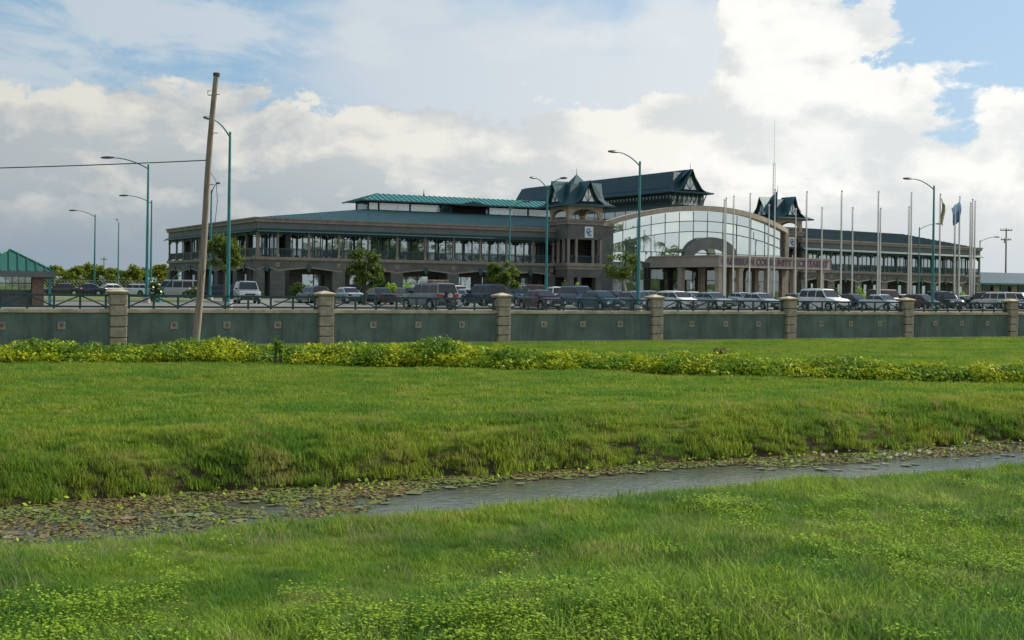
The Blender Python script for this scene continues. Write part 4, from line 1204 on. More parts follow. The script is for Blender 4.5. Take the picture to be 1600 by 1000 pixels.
near_poles = [(1133, 311, 'first tall flagpole left of the entrance lettering, standing nearest the canopy corner'), (1145, 308, 'tall flagpole second from the left, in front of the canopy corner column'), (1170.5, 304, 'tall flagpole third from the left, crossing the lettering'),
              (1209, 298, 'tall flagpole below the right pagoda tower, left of its centre'), (1259, 301, 'tall flagpole in front of the end of the entrance lettering'), (1313.5, 300, 'tall flagpole above the large white off-roader bonnet, before the right wing'), (1371, 301, 'left and taller of the close pair of flagpoles before the middle of the right wing'),
              (1422.6, 303, 'taller of the pair of flagpoles left of the street lamp by the black off-roader')]
far_poles = [(1130.5, 314, 'slim flagpole nearly hidden beside the leftmost tall flagpole'), (1200, 322, 'short flagpole left of the right pagoda tower'), (1242, 328, 'short flagpole between the right pagoda tower and the end of the lettering'), (1283, 326, 'short flagpole just right of the canopy end'), (1331, 326, 'short flagpole right of the tall one over the white off-roader'),
             (1374.5, 327, 'shorter of the close pair of flagpoles before the middle of the right wing'), (1419, 325, 'shorter of the pair of flagpoles left of the street lamp by the black off-roader'), (1491, 322, 'short flagpole immediately left of the blue flag')]
for p, y, l in near_poles: flagpole(p, y, 12, l)
for p, y, l in far_poles: flagpole(p, y, 10.5, l)
flagpole(1467.5, 305, 12, 'flagpole with a limp gold and green flag, right of the street lamp', dict(w=.45, h=2.6, drop=.8, dir=1, m='flag_gold'))
flagpole(1498, 309, 12, 'flagpole with a drooping blue flag', dict(w=1.0, h=2.3, drop=.9, dir=-1, m='flag_blue', m2='flag_sky', two=True))
for p, y, l in [(1515, 319, 'leftmost of the three close flagpoles at the right end of the building'), (1518, 313, 'middle and tallest of the three close flagpoles at the right end'), (1522, 316, 'rightmost of the three close flagpoles at the right end')]: flagpole(p, y, 11.5, l)


def utility_pole():
    Z = 50.0; b0 = at(304, Z, -.3); t0 = at(334, Z, zpx(334, 118, Z))
    root = empty('utility_pole', b0, 'leaning weathered wooden pole rising from the hedge at the left', 'utility pole')
    b = MB(); n = 14; pts = []; rad = []
    for i in range(n + 1):
        t = i / n; p = b0.lerp(t0, t) + Vector((.05 * math.sin(t * 6), 0, 0)); pts.append(p); rad.append(.150 - .050 * t)
    b.tube(pts, rad, 14); b.build('shaft', 'pole_wood', root, True, 60)
    b = MB(); b.tube([t0 - Vector((.004, 0, .02)), t0 + Vector((0, 0, .10))], .135, 12); b.build('pole_cap', 'bark', root)
    q = b0.lerp(t0, .93); b = MB(); b.tube([q, q + Vector((-.28, 0, .02)), q + Vector((-.28, 0, .18)), q + Vector((-.18, 0, .18))], .022, 6); b.build('hook', 'galvanised', root)
    for t, dx in ((.80, .25), (.62, .25), (.935, .2)):
        q = b0.lerp(t0, t); b = MB(); b.tube([q, q + Vector((dx, -.05, -.02))], .018, 5); b.build('spike', 'galvanised', root)
    q = b0.lerp(t0, .66); e = b0.lerp(t0, .30)
    b = MB(); b.tube([q + Vector((.1, -.1, 0)), q + Vector((.32, -.12, -.35)), q + Vector((.38, -.12, -1.1)), e + Vector((.42, -.1, .6)), e + Vector((.1, -.1, 0))], .012, 5); b.build('loose_cable', 'wire', root)
    # line wire to the next pole out of frame
    zw = zpx(318, 250, Z); a = b0.lerp(t0, (zw - b0.z) / (t0.z - b0.z)); c = Vector((-46, 51, 7.0)); b = MB(); pts = []
    for i in range(25):
        t = i / 24; p = a.lerp(c, t); p.z -= 4 * .35 * t * (1 - t); pts.append(p)
    b.tube(pts, .022, 5); tag(b.build('overhead_wire', 'wire'), 'single dark wire running left from the leaning wooden pole', 'wire')
    r2 = empty('utility_pole', (-46, 51, -.3), 'upright wooden pole beyond the left edge holding the wire', 'utility pole'); b = MB(); b.tube([(-46, 51, -.3), (-46, 51, 9)], [.17, .12], 10); b.build('shaft', 'pole_wood', r2, True)


utility_pole()


def mast_and_far_pole():
    Z = 262; x = (1207 - 800) * Z / F; zt = zpx(1206, 186, Z); zm = zpx(1206, 255, Z)
    root = empty('radio_mast', (x, Z, G), 'slender lattice radio mast rising behind the right pagoda tower', 'mast')
    b = MB(); w = .30; cs = [(-w, -w * .6), (w, -w * .6), (0, w * .8)]
    for cx, cy in cs: b.tube([(x + cx, Z + cy, G), (x + cx * .8, Z + cy * .8, zm)], .03, 5)
    n = 40
    for i in range(n):
        z0 = G + (zm - G) * i / n; z1 = G + (zm - G) * (i + 1) / n; s0, s1 = 1 - .2 * i / n, 1 - .2 * (i + 1) / n
        for k in range(3):
            a, c = cs[k], cs[(k + 1) % 3]; b.tube([(x + a[0] * s0, Z + a[1] * s0, z0), (x + c[0] * s1, Z + c[1] * s1, z1)], .022, 4, False)
    b.build('lattice', 'galvanised', root)
    b = MB(); b.tube([(x, Z, zm - .5), (x, Z, zt)], [.035, .02], 5); b.build('whip', 'galvanised', root)
    Z = 250; x = (1571 - 800) * Z / F; zt = zpx(1571, 357, Z)
    root = empty('utility_pole', (x, Z, G), 'distant utility pole with crossarms beyond the low annexe on the right', 'utility pole')
    b = MB(); b.tube([(x, Z, G), (x, Z, zt)], [.2, .13], 8); b.build('shaft', 'pole_wood', root, True)
    for dz, h in ((.35, 1.15), (2.2, 1.0)):
        b = MB(); b.box(AX, x - h, x + h, -Z - .1, -Z + .02, zt - dz - .1, zt - dz + .1); ar = b.build('crossarm', 'pole_wood', root)
        for k in (-1, -.45, .45, 1):
            b = MB(); b.tube([(x + k * h * .92, Z - .04, zt - dz + .08), (x + k * h * .92, Z - .04, zt - dz + .38)], [.07, .05], 6); b.build('insulator', 'concrete', ar)
    b = MB(); b.tube([(x - .3, Z - .35, zt - 2.9), (x - .3, Z - .35, zt - 2.0)], .25, 8); b.build('transformer', 'galvanised', root)
    Z = 300; x = (162 - 800) * Z / F; zt = zpx(162, 401, Z)
    root = empty('utility_pole', (x, Z, G), 'tiny far utility pole above the bushes between the left street lamps', 'utility pole')
    b = MB(); b.tube([(x, Z, G), (x, Z, zt)], [.17, .12], 6); b.build('shaft', 'pole_wood', root); b = MB(); b.box(AX, x - .8, x + .8, -Z - .06, -Z + .06, zt - .7, zt - .5); b.build('crossarm', 'pole_wood', root)


mast_and_far_pole()


def barrier():
    a = at(246, 104, zpx(246, 461, 104)); c = at(292, 104, zpx(292, 413, 104))
    root = empty('boom_barrier', at(246, 104, G), 'raised teal boom barrier slanting up to the right behind the flowering shrub', 'barrier')
    b = MB(); b.box(AX, a.x - .25, a.x + .25, -104.2, -103.8, G, G + 1.1); b.build('cabinet', 'teal_lamp', root)
    b = MB(); b.tube([a - (c - a) * .12, c], [.06, .035], 6); b.build('boom', 'teal_lamp', root)
    s = at(1080, 118, G); root = empty('parking_sign', s, 'small white sign board on a post behind the parked cars before the canopy', 'sign')
    zz = zpx(1080, 447, 118); b = MB(); b.tube([s, (s.x, s.y, zz - .1)], .03, 6); b.build('post', 'galvanised', root); b = MB(); b.box(AX, s.x - .1, s.x + .1, -s.y + .04, -s.y + .07, zz - .25, zz + .25); b.build('sign_board', 'paint_white', root)


barrier()


def chain_fence():
    Z = 188; root = empty('chain_fence', (-70, Z, G), 'thin wire fence in front of the bushes at the far left', 'fence')
    x0, x1 = (60 - 800) * Z / F, (262 - 800) * Z / F; H = 1.9
    for i in range(9):
        x = x0 + (x1 - x0) * i / 8; b = MB(); b.tube([(x, Z, G), (x, Z, G + H)], .045, 6); b.build('post', 'galvanised', root)
    b = MB(); b.tube([(x0, Z, G + H), (x1, Z, G + H)], .035, 5); b.build('top_rail', 'galvanised', root)
    b = MB(); n = int((x1 - x0) / .5)
    for i in range(n + 4):
        xa = x0 + i * .5
        for s in (-1, 1):
            xb = xa + s * H
            p, q = Vector((xa, Z, G)), Vector((xb, Z, G + H))
            if xb < x0 or xb > x1 or xa > x1: continue
            b.tube([p, q], .012, 3, False)
    o = b.build('wire_mesh', 'galvanised', root); o['kind'] = 'stuff'


chain_fence()


# ------------------------------------------------------------------ vehicles
CAR_SPECS = dict(
    sedan=dict(L=4.45, W=1.70, roof=1.42, top=[(-1, .86), (-.93, .93), (-.6, .96), (0, .90), (.45, .90), (.72, .84), (.93, .70), (1, .55)], cab=[(-.66, -.36), (.14, .48)], belt=.93, wins=[(-.50, -.14), (-.11, .27)]),
    wagon=dict(L=4.4, W=1.70, roof=1.46, top=[(-1, .80), (-.97, .95), (0, .92), (.45, .92), (.72, .86), (.93, .72), (1, .55)], cab=[(-.97, -.82), (.16, .50)], belt=.93, wins=[(-.80, -.52), (-.49, -.12), (-.09, .28)]),
    hatch=dict(L=3.9, W=1.66, roof=1.47, top=[(-1, .82), (-.97, .95), (0, .92), (.50, .92), (.75, .86), (.94, .72), (1, .55)], cab=[(-.96, -.72), (.18, .56)], belt=.93, wins=[(-.66, -.20), (-.17, .32)]),
    suv=dict(L=4.65, W=1.85, roof=1.80, top=[(-1, .95), (-.98, 1.12), (0, 1.08), (.45, 1.10), (.80, 1.02), (.95, .88), (1, .65)], cab=[(-.98, -.88), (.20, .48)], belt=1.10, wins=[(-.84, -.52), (-.48, -.10), (-.06, .30)], lift=.10),
    van=dict(L=4.6, W=1.75, roof=1.95, top=[(-1, .95), (-.98, 1.12), (0, 1.08), (.70, 1.06), (.85, .95), (.96, .80), (1, .6)], cab=[(-.98, -.92), (.50, .80)], belt=1.10, wins=[(-.86, -.45), (-.41, .02), (.06, .52)], lift=.04),
    pickup=dict(L=5.0, W=1.78, roof=1.72, top=[(-1, .92), (-.99, 1.0), (-.1, 1.0), (0, 1.0), (.45, 1.03), (.78, .98), (.94, .84), (1, .6)], cab=[(-.30, -.22), (.20, .46)], belt=1.02, wins=[(-.20, .28)], lift=.10, bed=(-.94, -.32)),
)
CAR_CACHE = {}


def car_meshes(kind):
    if kind in CAR_CACHE: return CAR_CACHE[kind]
    s = CAR_SPECS[kind]; L, W = s['L'], s['W'] / 2; hl = L / 2; lift = s.get('lift', 0.0); rw = .31 + lift * .5
    xf, xr = .60 * hl, -.60 * hl
    tx_ = [a for a, _ in s['top']]; tz = [b for _, b in s['top']]
    out = {}
    b = MB(); N = 60; rings = []
    for i in range(N + 1):
        q = -1 + 2 * i / N; x = q * hl
        zt = float(np.interp(q, tx_, tz)); w = W * float(np.interp(abs(q), [0, .55, .85, .95, 1], [1, 1, .96, .88, .74]))
        zb = .20 + lift + .10 * max(0, (abs(q) - .8) / .2)
        arch = 0
        for xc in (xf, xr):
            dx = abs(x - xc)
            if dx < rw + .07: arch = max(arch, rw + math.sqrt((rw + .07) ** 2 - dx * dx))
        sb = max(zb, arch); mid = max(.62 + lift * .5, sb + .04); sh = max(zt - .07, mid + .03); zt2 = max(zt, sh + .03)
        if abs(q) > .985: mid = min(mid, zt - .12)
        half = [(0, zb), (.60 * w, zb), (.60 * w, sb), (.97 * w, sb), (w, mid), (.985 * w, sh), (.90 * w, zt2), (.5 * w, zt2 + .025), (0, zt2 + .035)]
        rings.append([(x, y, z) for y, z in half] + [(x, -y, z) for y, z in half[-2::-1]])
    b.grid(rings); b.quad(*rings[0][::-1]); b.quad(*rings[-1])
    # roof and pillars
    (x0, x1), (x3, x2) = s['cab'][0], s['cab'][1]
    zr = s['roof']; bt = s['belt']; wb, wr = W * .92, W * .74
    def ring(x, k):  # k: 0 at belt, 1 at roof
        y1 = wb + (wr - wb) * k; z1 = bt + (zr - .07 - bt) * k; zc = z1 + .07 * k
        h = [(wb, bt - .03), (y1, z1), (y1 * .86, zc), (0, zc + .03 * k)]
        return [(x * hl, y, z) for y, z in h] + [(x * hl, -y, z) for y, z in h[-2::-1]]
    cr = [ring(x0, 0), ring(x0 + (x1 - x0) * .5, .5), ring(x1, .97), ring(x1 + .08, 1), ring((x1 + x3) / 2, 1.02), ring(x3 - .06, 1), ring(x3, .96), ring(x3 + (x2 - x3) * .5, .5), ring(x2, 0)]
    b.grid(cr)
    out['body'] = b
    # glazing
    def side_y(z): k = (z - bt) / (zr - .07 - bt); return wb + (wr - wb) * k + .012
    wins = []
    zlo, zhi = bt + .05, zr - .13
    for j, (a, c) in enumerate(s['wins']):
        def xlim(x, z):
            k = (z - bt) / (zr - bt); lo = x0 + (x1 - x0) * k + .045; hi = x2 + (x3 - x2) * k - .045; return min(max(x, lo), hi) * hl
        ga, gc = (a, c)
        la = x0 if j == 0 else a; lc = x2 if j == len(s['wins']) - 1 else c
        if kind == 'pickup': la = a
        for sg in (1, -1):
            m = MB(); q = [(xlim(la, zlo), sg * side_y(zlo), zlo), (xlim(lc, zlo), sg * side_y(zlo), zlo), (xlim(lc, zhi), sg * side_y(zhi), zhi), (xlim(la, zhi), sg * side_y(zhi), zhi)]
            m.quad(*(q if sg < 0 else q[::-1])); wins.append(m)
    out['side_window'] = wins
    def slope(xa, xb, sgn):
        m = MB(); k0, k1 = .08, .90
        def pt(k, e): 
            y = (wb + (wr - wb) * k) * .90; z = bt + (zr - .02 - bt) * k; x = (xa + (xb - xa) * k) * hl
            return (x + sgn * .02, e * y, z + .022)
        m.quad(pt(k0, -1), pt(k0, 1), pt(k1, 1), pt(k1, -1)) if sgn > 0 else m.quad(pt(k0, 1), pt(k0, -1), pt(k1, -1), pt(k1, 1)); return m
    out['windscreen'] = slope(x2, x3, 1); out['rear_window'] = slope(x0, x1, -1)
    def bx(x0_, x1_, y0, y1, z0, z1):
        m = MB(); m.hexa([(x0_, y0, z0), (x1_, y0, z0), (x1_, y1, z0), (x0_, y1, z0)], [(x0_, y0, z1), (x1_, y0, z1), (x1_, y1, z1), (x0_, y1, z1)]); return m
    zl = float(np.interp(.95, tx_, tz)) - .02
    out['headlight'] = [bx(.90 * hl, hl * 1.0, sg * W * .48, sg * W * .86, zl - .16, zl) for sg in (1, -1)]
    zt_ = float(np.interp(-.95, tx_, tz)) - .06
    out['taillight'] = [bx(-hl * 1.003, -.95 * hl, sg * W * .50, sg * W * .87, zt_ - .17, zt_) for sg in (1, -1)]
    out['bumper'] = [bx(.97 * hl, hl * 1.02, -W * .80, W * .80, .26 + lift, .44 + lift), bx(-hl * 1.02, -.97 * hl, -W * .80, W * .80, .28 + lift, .48 + lift)]
    out['grille'] = bx(.985 * hl, hl * 1.012, -W * .42, W * .42, zl - .17, zl - .04)
    out['number_plate'] = [bx(hl * 1.02, hl * 1.026, -.25, .25, .34 + lift, .45 + lift), bx(-hl * 1.026, -hl * 1.008, -.25, .25, .56 + lift, .67 + lift)]
    out['mirror'] = [bx(x2 * hl - .28, x2 * hl - .14, sg * W * .93, sg * (W * .93 + .17), bt + .02, bt + .16) for sg in (1, -1)]
    wh = MB(); wd = .1; n = 20
    for (r0, y0, r1, y1) in ((rw, -wd, rw, wd), (rw * .62, -wd, rw, -wd), (rw, wd, rw * .62, wd)):
        wh.grid([[(r0 * math.cos(2 * math.pi * k / n), y0, r0 * math.sin(2 * math.pi * k / n)) for k in range(n + 1)], [(r1 * math.cos(2 * math.pi * k / n), y1, r1 * math.sin(2 * math.pi * k / n)) for k in range(n + 1)]])
    rm = MB()
    for sy in (-1, 1):
        rm.quad(*[(rw * .62 * math.cos(2 * math.pi * k / n), sy * wd * .75, rw * .62 * math.sin(2 * math.pi * k / n)) for k in range(n)])
        for k in range(5):
            a = 2 * math.pi * k / 5; c, s_ = math.cos(a), math.sin(a); p = .05
            rm.hexa([(-s_ * p, sy * wd * .75, c * p), (s_ * p, sy * wd * .75, -c * p), (rw * .6 * c + s_ * p, sy * wd * .75, rw * .6 * s_ - c * p), (rw * .6 * c - s_ * p, sy * wd * .75, rw * .6 * s_ + c * p)],
                    [(-s_ * p, sy * wd * .98, c * p), (s_ * p, sy * wd * .98, -c * p), (rw * .6 * c + s_ * p, sy * wd * .98, rw * .6 * s_ - c * p), (rw * .6 * c - s_ * p, sy * wd * .98, rw * .6 * s_ + c * p)])
    res = dict(body=b.mesh(kind + '_body', ['black_plastic'], True, 32), wins=[w.mesh('side_window', 'car_glass') for w in wins], windscreen=out['windscreen'].mesh('windscreen', 'car_glass'),
               rear_window=out['rear_window'].mesh('rear_window', 'car_glass'), headlight=[m.mesh('headlight', 'headlight') for m in out['headlight']], taillight=[m.mesh('taillight', 'taillight') for m in out['taillight']],
               bumper=[m.mesh('bumper', 'black_plastic') for m in out['bumper']], grille=out['grille'].mesh('grille', 'black_plastic'), number_plate=[m.mesh('number_plate', 'plate') for m in out['number_plate']],
               mirror=[m.mesh('mirror', 'black_plastic') for m in out['mirror']], tyre=wh.mesh('tyre', 'tyre', True, 40), rim=rm.mesh('rim', 'rim'), wheels=[(xf, 1), (xf, -1), (xr, 1), (xr, -1)], rw=rw, W=W, hl=hl, spec=s)
    if 'bed' in s:
        a, c = s['bed']; m = bx(a * hl, c * hl, -W * .78, W * .78, 1.03, 1.05); res['bed'] = m.mesh('cargo_bed', 'black_plastic')
    if kind == 'suv':
        m = MB()
        for sg in (1, -1): m.tube([(-.7 * hl, sg * W * .6, zr + .0), (-.68 * hl, sg * W * .6, zr + .07), (.1 * hl, sg * W * .6, zr + .07), (.12 * hl, sg * W * .6, zr + .0)], .02, 5)
        res['roof_rail'] = m.mesh('roof_rail', 'black_plastic')
    CAR_CACHE[kind] = res
    return res


def paint(name, col, metal=.35):
    n = 'paint_' + name
    if n not in MATS: mat(n, col, .28, metal, coat=.6)
    return MATS[n]


PAINTS = dict(black=(.012, .012, .014), navy=(.012, .02, .05), blue=(.05, .09, .17), silver=(.52, .54, .55), white=(.72, .73, .71), grey=(.16, .17, .175), pewter=(.33, .34, .33), maroon=(.07, .012, .015), green=(.02, .05, .045), teal=(.02, .07, .09), gold=(.30, .25, .17))
HEAD = math.atan2(-.869, .495)      # nose towards the camera and right


def car(px, Z, kind, col, label, rot=None, extra=None, at_top=None):
    Z = Z * (1.10 if (Z < 130 and px > 700) else 1.0)
    m = car_meshes(kind); p = at(px, Z, G + .018)
    root = empty('parked_car' if kind != 'pickup' else 'parked_pickup', p, label, {'pickup': 'pickup truck', 'van': 'van', 'suv': 'off-roader'}.get(kind, 'car'), 'vehicles parked behind the wall')
    root.rotation_euler = (0, 0, HEAD if rot is None else R(rot))
    def add(name, me, par=root, loc=(0, 0, 0), rz=0):
        o = bpy.data.objects.new(name, me); C.objects.link(o); o.parent = par; o.location = loc; o.rotation_euler = (0, 0, rz); return o
    key = (kind, col)
    if key not in CAR_CACHE:
        me = m['body'].copy(); me.materials.clear(); me.materials.append(paint(col, PAINTS[col], .0 if col in ('white', 'black') else .35)); CAR_CACHE[key] = me
    add('body', CAR_CACHE[key])
    for w in m['wins']: add('side_window', w)
    add('windscreen', m['windscreen']); add('rear_window', m['rear_window'])
    for k in ('headlight', 'taillight', 'bumper', 'number_plate', 'mirror'):
        for w in m[k]: add(k, w)
    add('grille', m['grille'])
    for x, sy in m['wheels']:
        t = add('wheel', m['tyre'], root, (x, sy * (m['W'] - .13), m['rw'])); add('rim', m['rim'], t)
    if 'bed' in m: add('cargo_bed', m['bed'])
    if 'roof_rail' in m: add('roof_rail', m['roof_rail'])
    if extra == 'rack':
        r = MB(); hl, W = m['hl'], m['W']; z = m['spec']['roof']
        for k in range(6): r.tube([(-.6 * hl + k * .3, -W * .6, z + .14), (-.6 * hl + k * .3, W * .6, z + .14)], .02, 4)
        for sg in (1, -1): r.tube([(-.65 * hl, sg * W * .6, z + .2), (.12 * hl, sg * W * .6, z + .2)], .022, 4); r.tube([(-.6 * hl, sg * W * .6, z), (-.6 * hl, sg * W * .6, z + .2)], .02, 4); r.tube([(.05 * hl, sg * W * .6, z), (.05 * hl, sg * W * .6, z + .2)], .02, 4)
        add('roof_rack', r.mesh('roof_rack', 'coping_tan'))
        t = add('spare_wheel', m['tyre'], root, (-hl - .13, 0, .95), R(90)); add('rim', m['rim'], t)
    return root


BK = 120   # rotation for cars seen from behind
car(97, 150, 'sedan', 'black', 'black saloon furthest left, between the guard hut and the first street lamp', 200)
car(136, 152, 'sedan', 'navy', 'dark blue saloon second from the left, beneath the first street lamp', 195)
car(171, 156, 'sedan', 'white', 'white saloon left of the tallest far left street lamp', 212)
car(210, 160, 'wagon', 'white', 'white estate car just behind the tallest far left street lamp', 165)
car(275, 140, 'van', 'pewter', 'grey van parked by the left end of the building behind the boom barrier', 175)
car(340, 136, 'wagon', 'navy', 'dark estate car partly behind the leaning wooden pole', 180)
car(386, 104, 'suv', 'pewter', 'silver grey off-roader right of the tall street lamp, alone on the grass strip', -72)
car(489, 112, 'wagon', 'black', 'dark car mostly hidden by the third pillar from the left', BK)
car(541, 112, 'sedan', 'silver', 'silver saloon seen from behind right of the third pillar, below the small tree', BK)
car(590, 108, 'sedan', 'black', 'black saloon between the silver saloon and the roof-rack off-roader', BK)
car(633, 110, 'hatch', 'green', 'dark green hatchback just left of the roof-rack off-roader', BK)
car(670, 86, 'suv', 'grey', 'dark grey off-roader with roof rack and spare wheel, nearest the railing', 128, 'rack')
car(716, 120, 'pickup', 'white', 'white pickup behind the roof-rack off-roader, its cab showing', 118)
car(728, 104, 'sedan', 'silver', 'silver saloon between the roof-rack off-roader and a dark blue one', 122)
car(756, 94, 'suv', 'navy', 'dark blue off-roader left of the fourth pillar', 124)
car(778, 116, 'wagon', 'white', 'pale car showing its roof above the fourth pillar cap', 122)
car(808, 100, 'suv', 'blue', 'dark blue off-roader immediately right of the fourth pillar')
car(832, 138, 'van', 'maroon', 'dark maroon van parked against the left wing behind the double street lamp', 30)
car(845, 84, 'sedan', 'maroon', 'low dark maroon saloon against the railing right of the fourth pillar')
car(869, 116, 'pickup', 'white', 'white pickup right of the double street lamp', 118)
car(906, 102, 'suv', 'blue', 'blue off-roader below the left pagoda tower')
car(937, 86, 'sedan', 'teal', 'dark teal saloon in front of the blue off-roader below the left tower')
car(962, 118, 'sedan', 'navy', 'dark blue saloon in the row behind, near the pale tree trunk')
car(992, 88, 'sedan', 'grey', 'dark grey saloon at the foot of the tall central street lamp')
car(1016, 116, 'wagon', 'pewter', 'silver grey estate car showing its roof left of the canopy')
car(1058, 96, 'wagon', 'white', 'white estate car immediately right of the fifth pillar')
car(1083, 118, 'sedan', 'white', 'white saloon in the row behind, in front of the canopy side')
car(1113, 98, 'sedan', 'pewter', 'silver grey saloon in front of the leftmost tall flagpoles')
car(1160, 124, 'sedan', 'silver', 'silver saloon in the row behind between the third flagpole and the canopy')
car(1187, 100, 'sedan', 'silver', 'silver saloon left of the sixth pillar')
car(1246, 118, 'sedan', 'grey', 'grey saloon half hidden behind the white off-roader')
car(1288, 97, 'suv', 'white', 'big white off-roader right of the sixth pillar')
car(1333, 106, 'sedan', 'navy', 'dark saloon just right of the white off-roader')
car(1378, 103, 'sedan', 'silver', 'silver saloon left of the seventh pillar')
car(1383, 140, 'van', 'maroon', 'dark red van in the far row behind the silver saloon', 35)
car(1412, 142, 'wagon', 'black', 'black estate car in the far row above the seventh pillar', 35)
car(1440, 112, 'hatch', 'maroon', 'dark maroon hatchback with sun glint right of the seventh pillar')
car(1476, 118, 'suv', 'black', 'black boxy off-roader behind the street lamp before the right wing', -75)
car(1508, 128, 'sedan', 'silver', 'silver saloon at the foot of the three close flagpoles')
car(1538, 122, 'suv', 'black', 'black off-roader left of the last pillar', 118)
car(1553, 132, 'suv', 'silver', 'pale off-roader behind the black one left of the last pillar', 118)
car(1573, 120, 'sedan', 'navy', 'dark blue saloon behind the last pillar')
car(1597, 122, 'suv', 'silver', 'silver off-roader cut by the right edge')


# ------------------------------------------------------------------ trees and shrubs
def tree(px, Z, ytop, ybot, wpx, label, leafm='tree_leaf', n=2600, ls=.16, bark='bark', trunk_px=None, name='parking_tree', cat='tree', seed=1, group=None, nc=24, base=None):
    rng = np.random.default_rng(seed); k = Z / F; gz = G if base is None else base
    zt, zb = zpx(px, ytop, Z), zpx(px, ybot, Z); zb = max(zb, gz + .15); hw = wpx * k / 2; c = at(px, Z, 0)
    tp = at(trunk_px or px, Z, gz)
    root = empty(name, (tp.x, tp.y, gz), label, cat, group)
    b = MB(); zc = (zt + zb) / 2; H = zt - zb
    mid = Vector((c.x, Z, zb + H * .35)); b.tube([tp + Vector((0, 0, -.1)), tp.lerp(mid, .5) + Vector((.06, 0, 0)), mid, Vector((c.x, Z, zb + H * .75))], [.14, .10, .07, .03], 7)
    b.build('trunk', bark, root, True)
    clumps = []
    for i in range(nc):
        a = rng.uniform(0, 6.28); r = math.sqrt(rng.random()) * .88; h = rng.uniform(-.46, .44)
        sc = math.sqrt(max(.1, 1 - (h * 1.9) ** 2)) if h > 0 else (1 - .3 * abs(h))
        x, y, z = c.x + hw * r * math.cos(a) * sc, Z + hw * r * math.sin(a) * sc, zc + H * h
        cr = hw * rng.uniform(.10, .30); clumps.append((x, y, z, cr * 1.25, cr * 1.25, cr * .5))
    lb = MB()
    for q in clumps[:6]: lb.tube([mid - Vector((0, 0, H * .12)), (Vector(q[:3]) + mid) / 2 + Vector((0, 0, -.1)), Vector(q[:3])], [.05, .035, .015], 5)
    lb.build('limb', bark, root, True)
    P = clump_points(clumps, int(n * 1.15), rng, .15) + rng.normal(0, hw * .085, (int(n * 1.15), 3)); V, Q = leaves(P, ls * .85, rng, .5)
    o0 = WORLD[root.name]; V = V - np.array(o0)
    o = link('crown', mesh_np('crown', V, Q, [leafm]), root, o0); return root


tree(350, 112, 362, 425, 56, 'airy young tree behind the leaning wooden pole, before the left end of the building', seed=3, n=3200, nc=30)
tree(570, 104, 391, 450, 60, 'small leafy tree before the left wing above the silver saloon', seed=4, n=3600, nc=30)
tree(785, 108, 411, 450, 52, 'small leafy tree before the left wing above the fourth pillar', seed=5, n=2800)
tree(969, 126, 396, 434, 54, 'pale trunked small tree right of the left pagoda tower', seed=6, n=1800, bark='bark_pale', trunk_px=983)
for i, (px, yt, w, Z) in enumerate([(92, 417, 44, 240), (116, 419, 40, 236), (140, 413, 44, 262), (160, 418, 40, 240), (181, 419, 36, 250), (203, 417, 42, 236), (226, 417, 44, 246), (250, 415, 40, 240), (264, 419, 30, 262), (60, 414, 40, 262), (30, 418, 44, 250)]):
    places = ['just right of the guard hut roof', 'left of the first street lamp', 'tallest, directly behind the first street lamp', 'below the tiny far utility pole', 'behind the slim end-on street lamp', 'between the end-on lamp and the tallest left lamp', 'behind the pair of lamps', 'right of the pair of lamps', 'touching the left end of the building', 'behind the guard hut roof edge', 'behind the guard hut']
    tree(px, Z, yt, 449, w, 'rounded yellow-green bush tree, ' + places[i], 'tree_leaf_far', 2200, .34, seed=20 + i, name='bush_tree', group='row of bush trees beyond the wire fence', nc=26)


def shrub(px, Z, ytop, w, label, leafm='shrub_leaf', n=500, ls=.12, flowers=0, seed=0, gz=G, name='shrub', tall=False):
    rng = np.random.default_rng(seed + 90); k = Z / F; c = at(px, Z, gz); H = zpx(px, ytop, Z) - gz; hw = w * k / 2
    cl = [(c.x + rng.uniform(-.5, .5) * hw, Z + rng.uniform(-.5, .5) * hw, gz + H * rng.uniform(.25, .72), hw * .5, hw * .5, H * .28) for _ in range(8)]
    P = clump_points(cl, n, rng, .3); V, Q = leaves(P, ls, rng, .4); o0 = Vector((c.x, c.y, gz)); V = V - np.array(o0)
    root = empty(name, o0, label, 'shrub')
    link('foliage', mesh_np('foliage', V, Q, [leafm]), root, o0)
    b = MB()
    for q in cl[:4]: b.tube([(c.x, c.y, gz - .05), q[:3]], [.03, .012], 5)
    b.build('stem', 'bark', root)
    if flowers:
        P = clump_points(cl, flowers, rng, .9); V, Q = leaves(P, .11, rng, .8, .9); V = V - np.array(o0); o = link('blossom', mesh_np('blossom', V, Q, ['flower_white']), root, o0); o['kind'] = 'stuff'


shrub(242, 100, 434, 26, 'shrub with cream white blossom beside the raised boom barrier', flowers=60, seed=1, n=700)
shrub(470, 130, 438, 34, 'dark rounded shrub against the left wing above the third pillar', seed=2, n=900)
shrub(611, 132, 440, 22, 'green shrub against the left wing, right of the small leafy tree', 'weed_leaf', seed=3)
shrub(636, 136, 438, 20, 'bright shrub at the foot of the left wing behind the dark green hatchback', 'weed_leaf', seed=4)
shrub(887, 145, 436, 22, 'green shrub at the foot of the left pagoda tower', seed=5)
shrub(905, 150, 440, 16, 'low green shrub right of the one at the foot of the left tower', 'weed_leaf', seed=6)
shrub(1300, 150, 444, 24, 'shrub before the right wing left of the fourth tall flagpole pair', seed=7)
shrub(1345, 150, 446, 22, 'yellowish shrub before the right wing between the silver saloon and the wing', 'weed_leaf', seed=8)
shrub(1502, 150, 452, 20, 'small green shrub below the blue flag', 'weed_leaf', seed=9)
shrub(300, 125, 447, 30, 'low leafy shrub right of the boom barrier', flowers=18, seed=10)

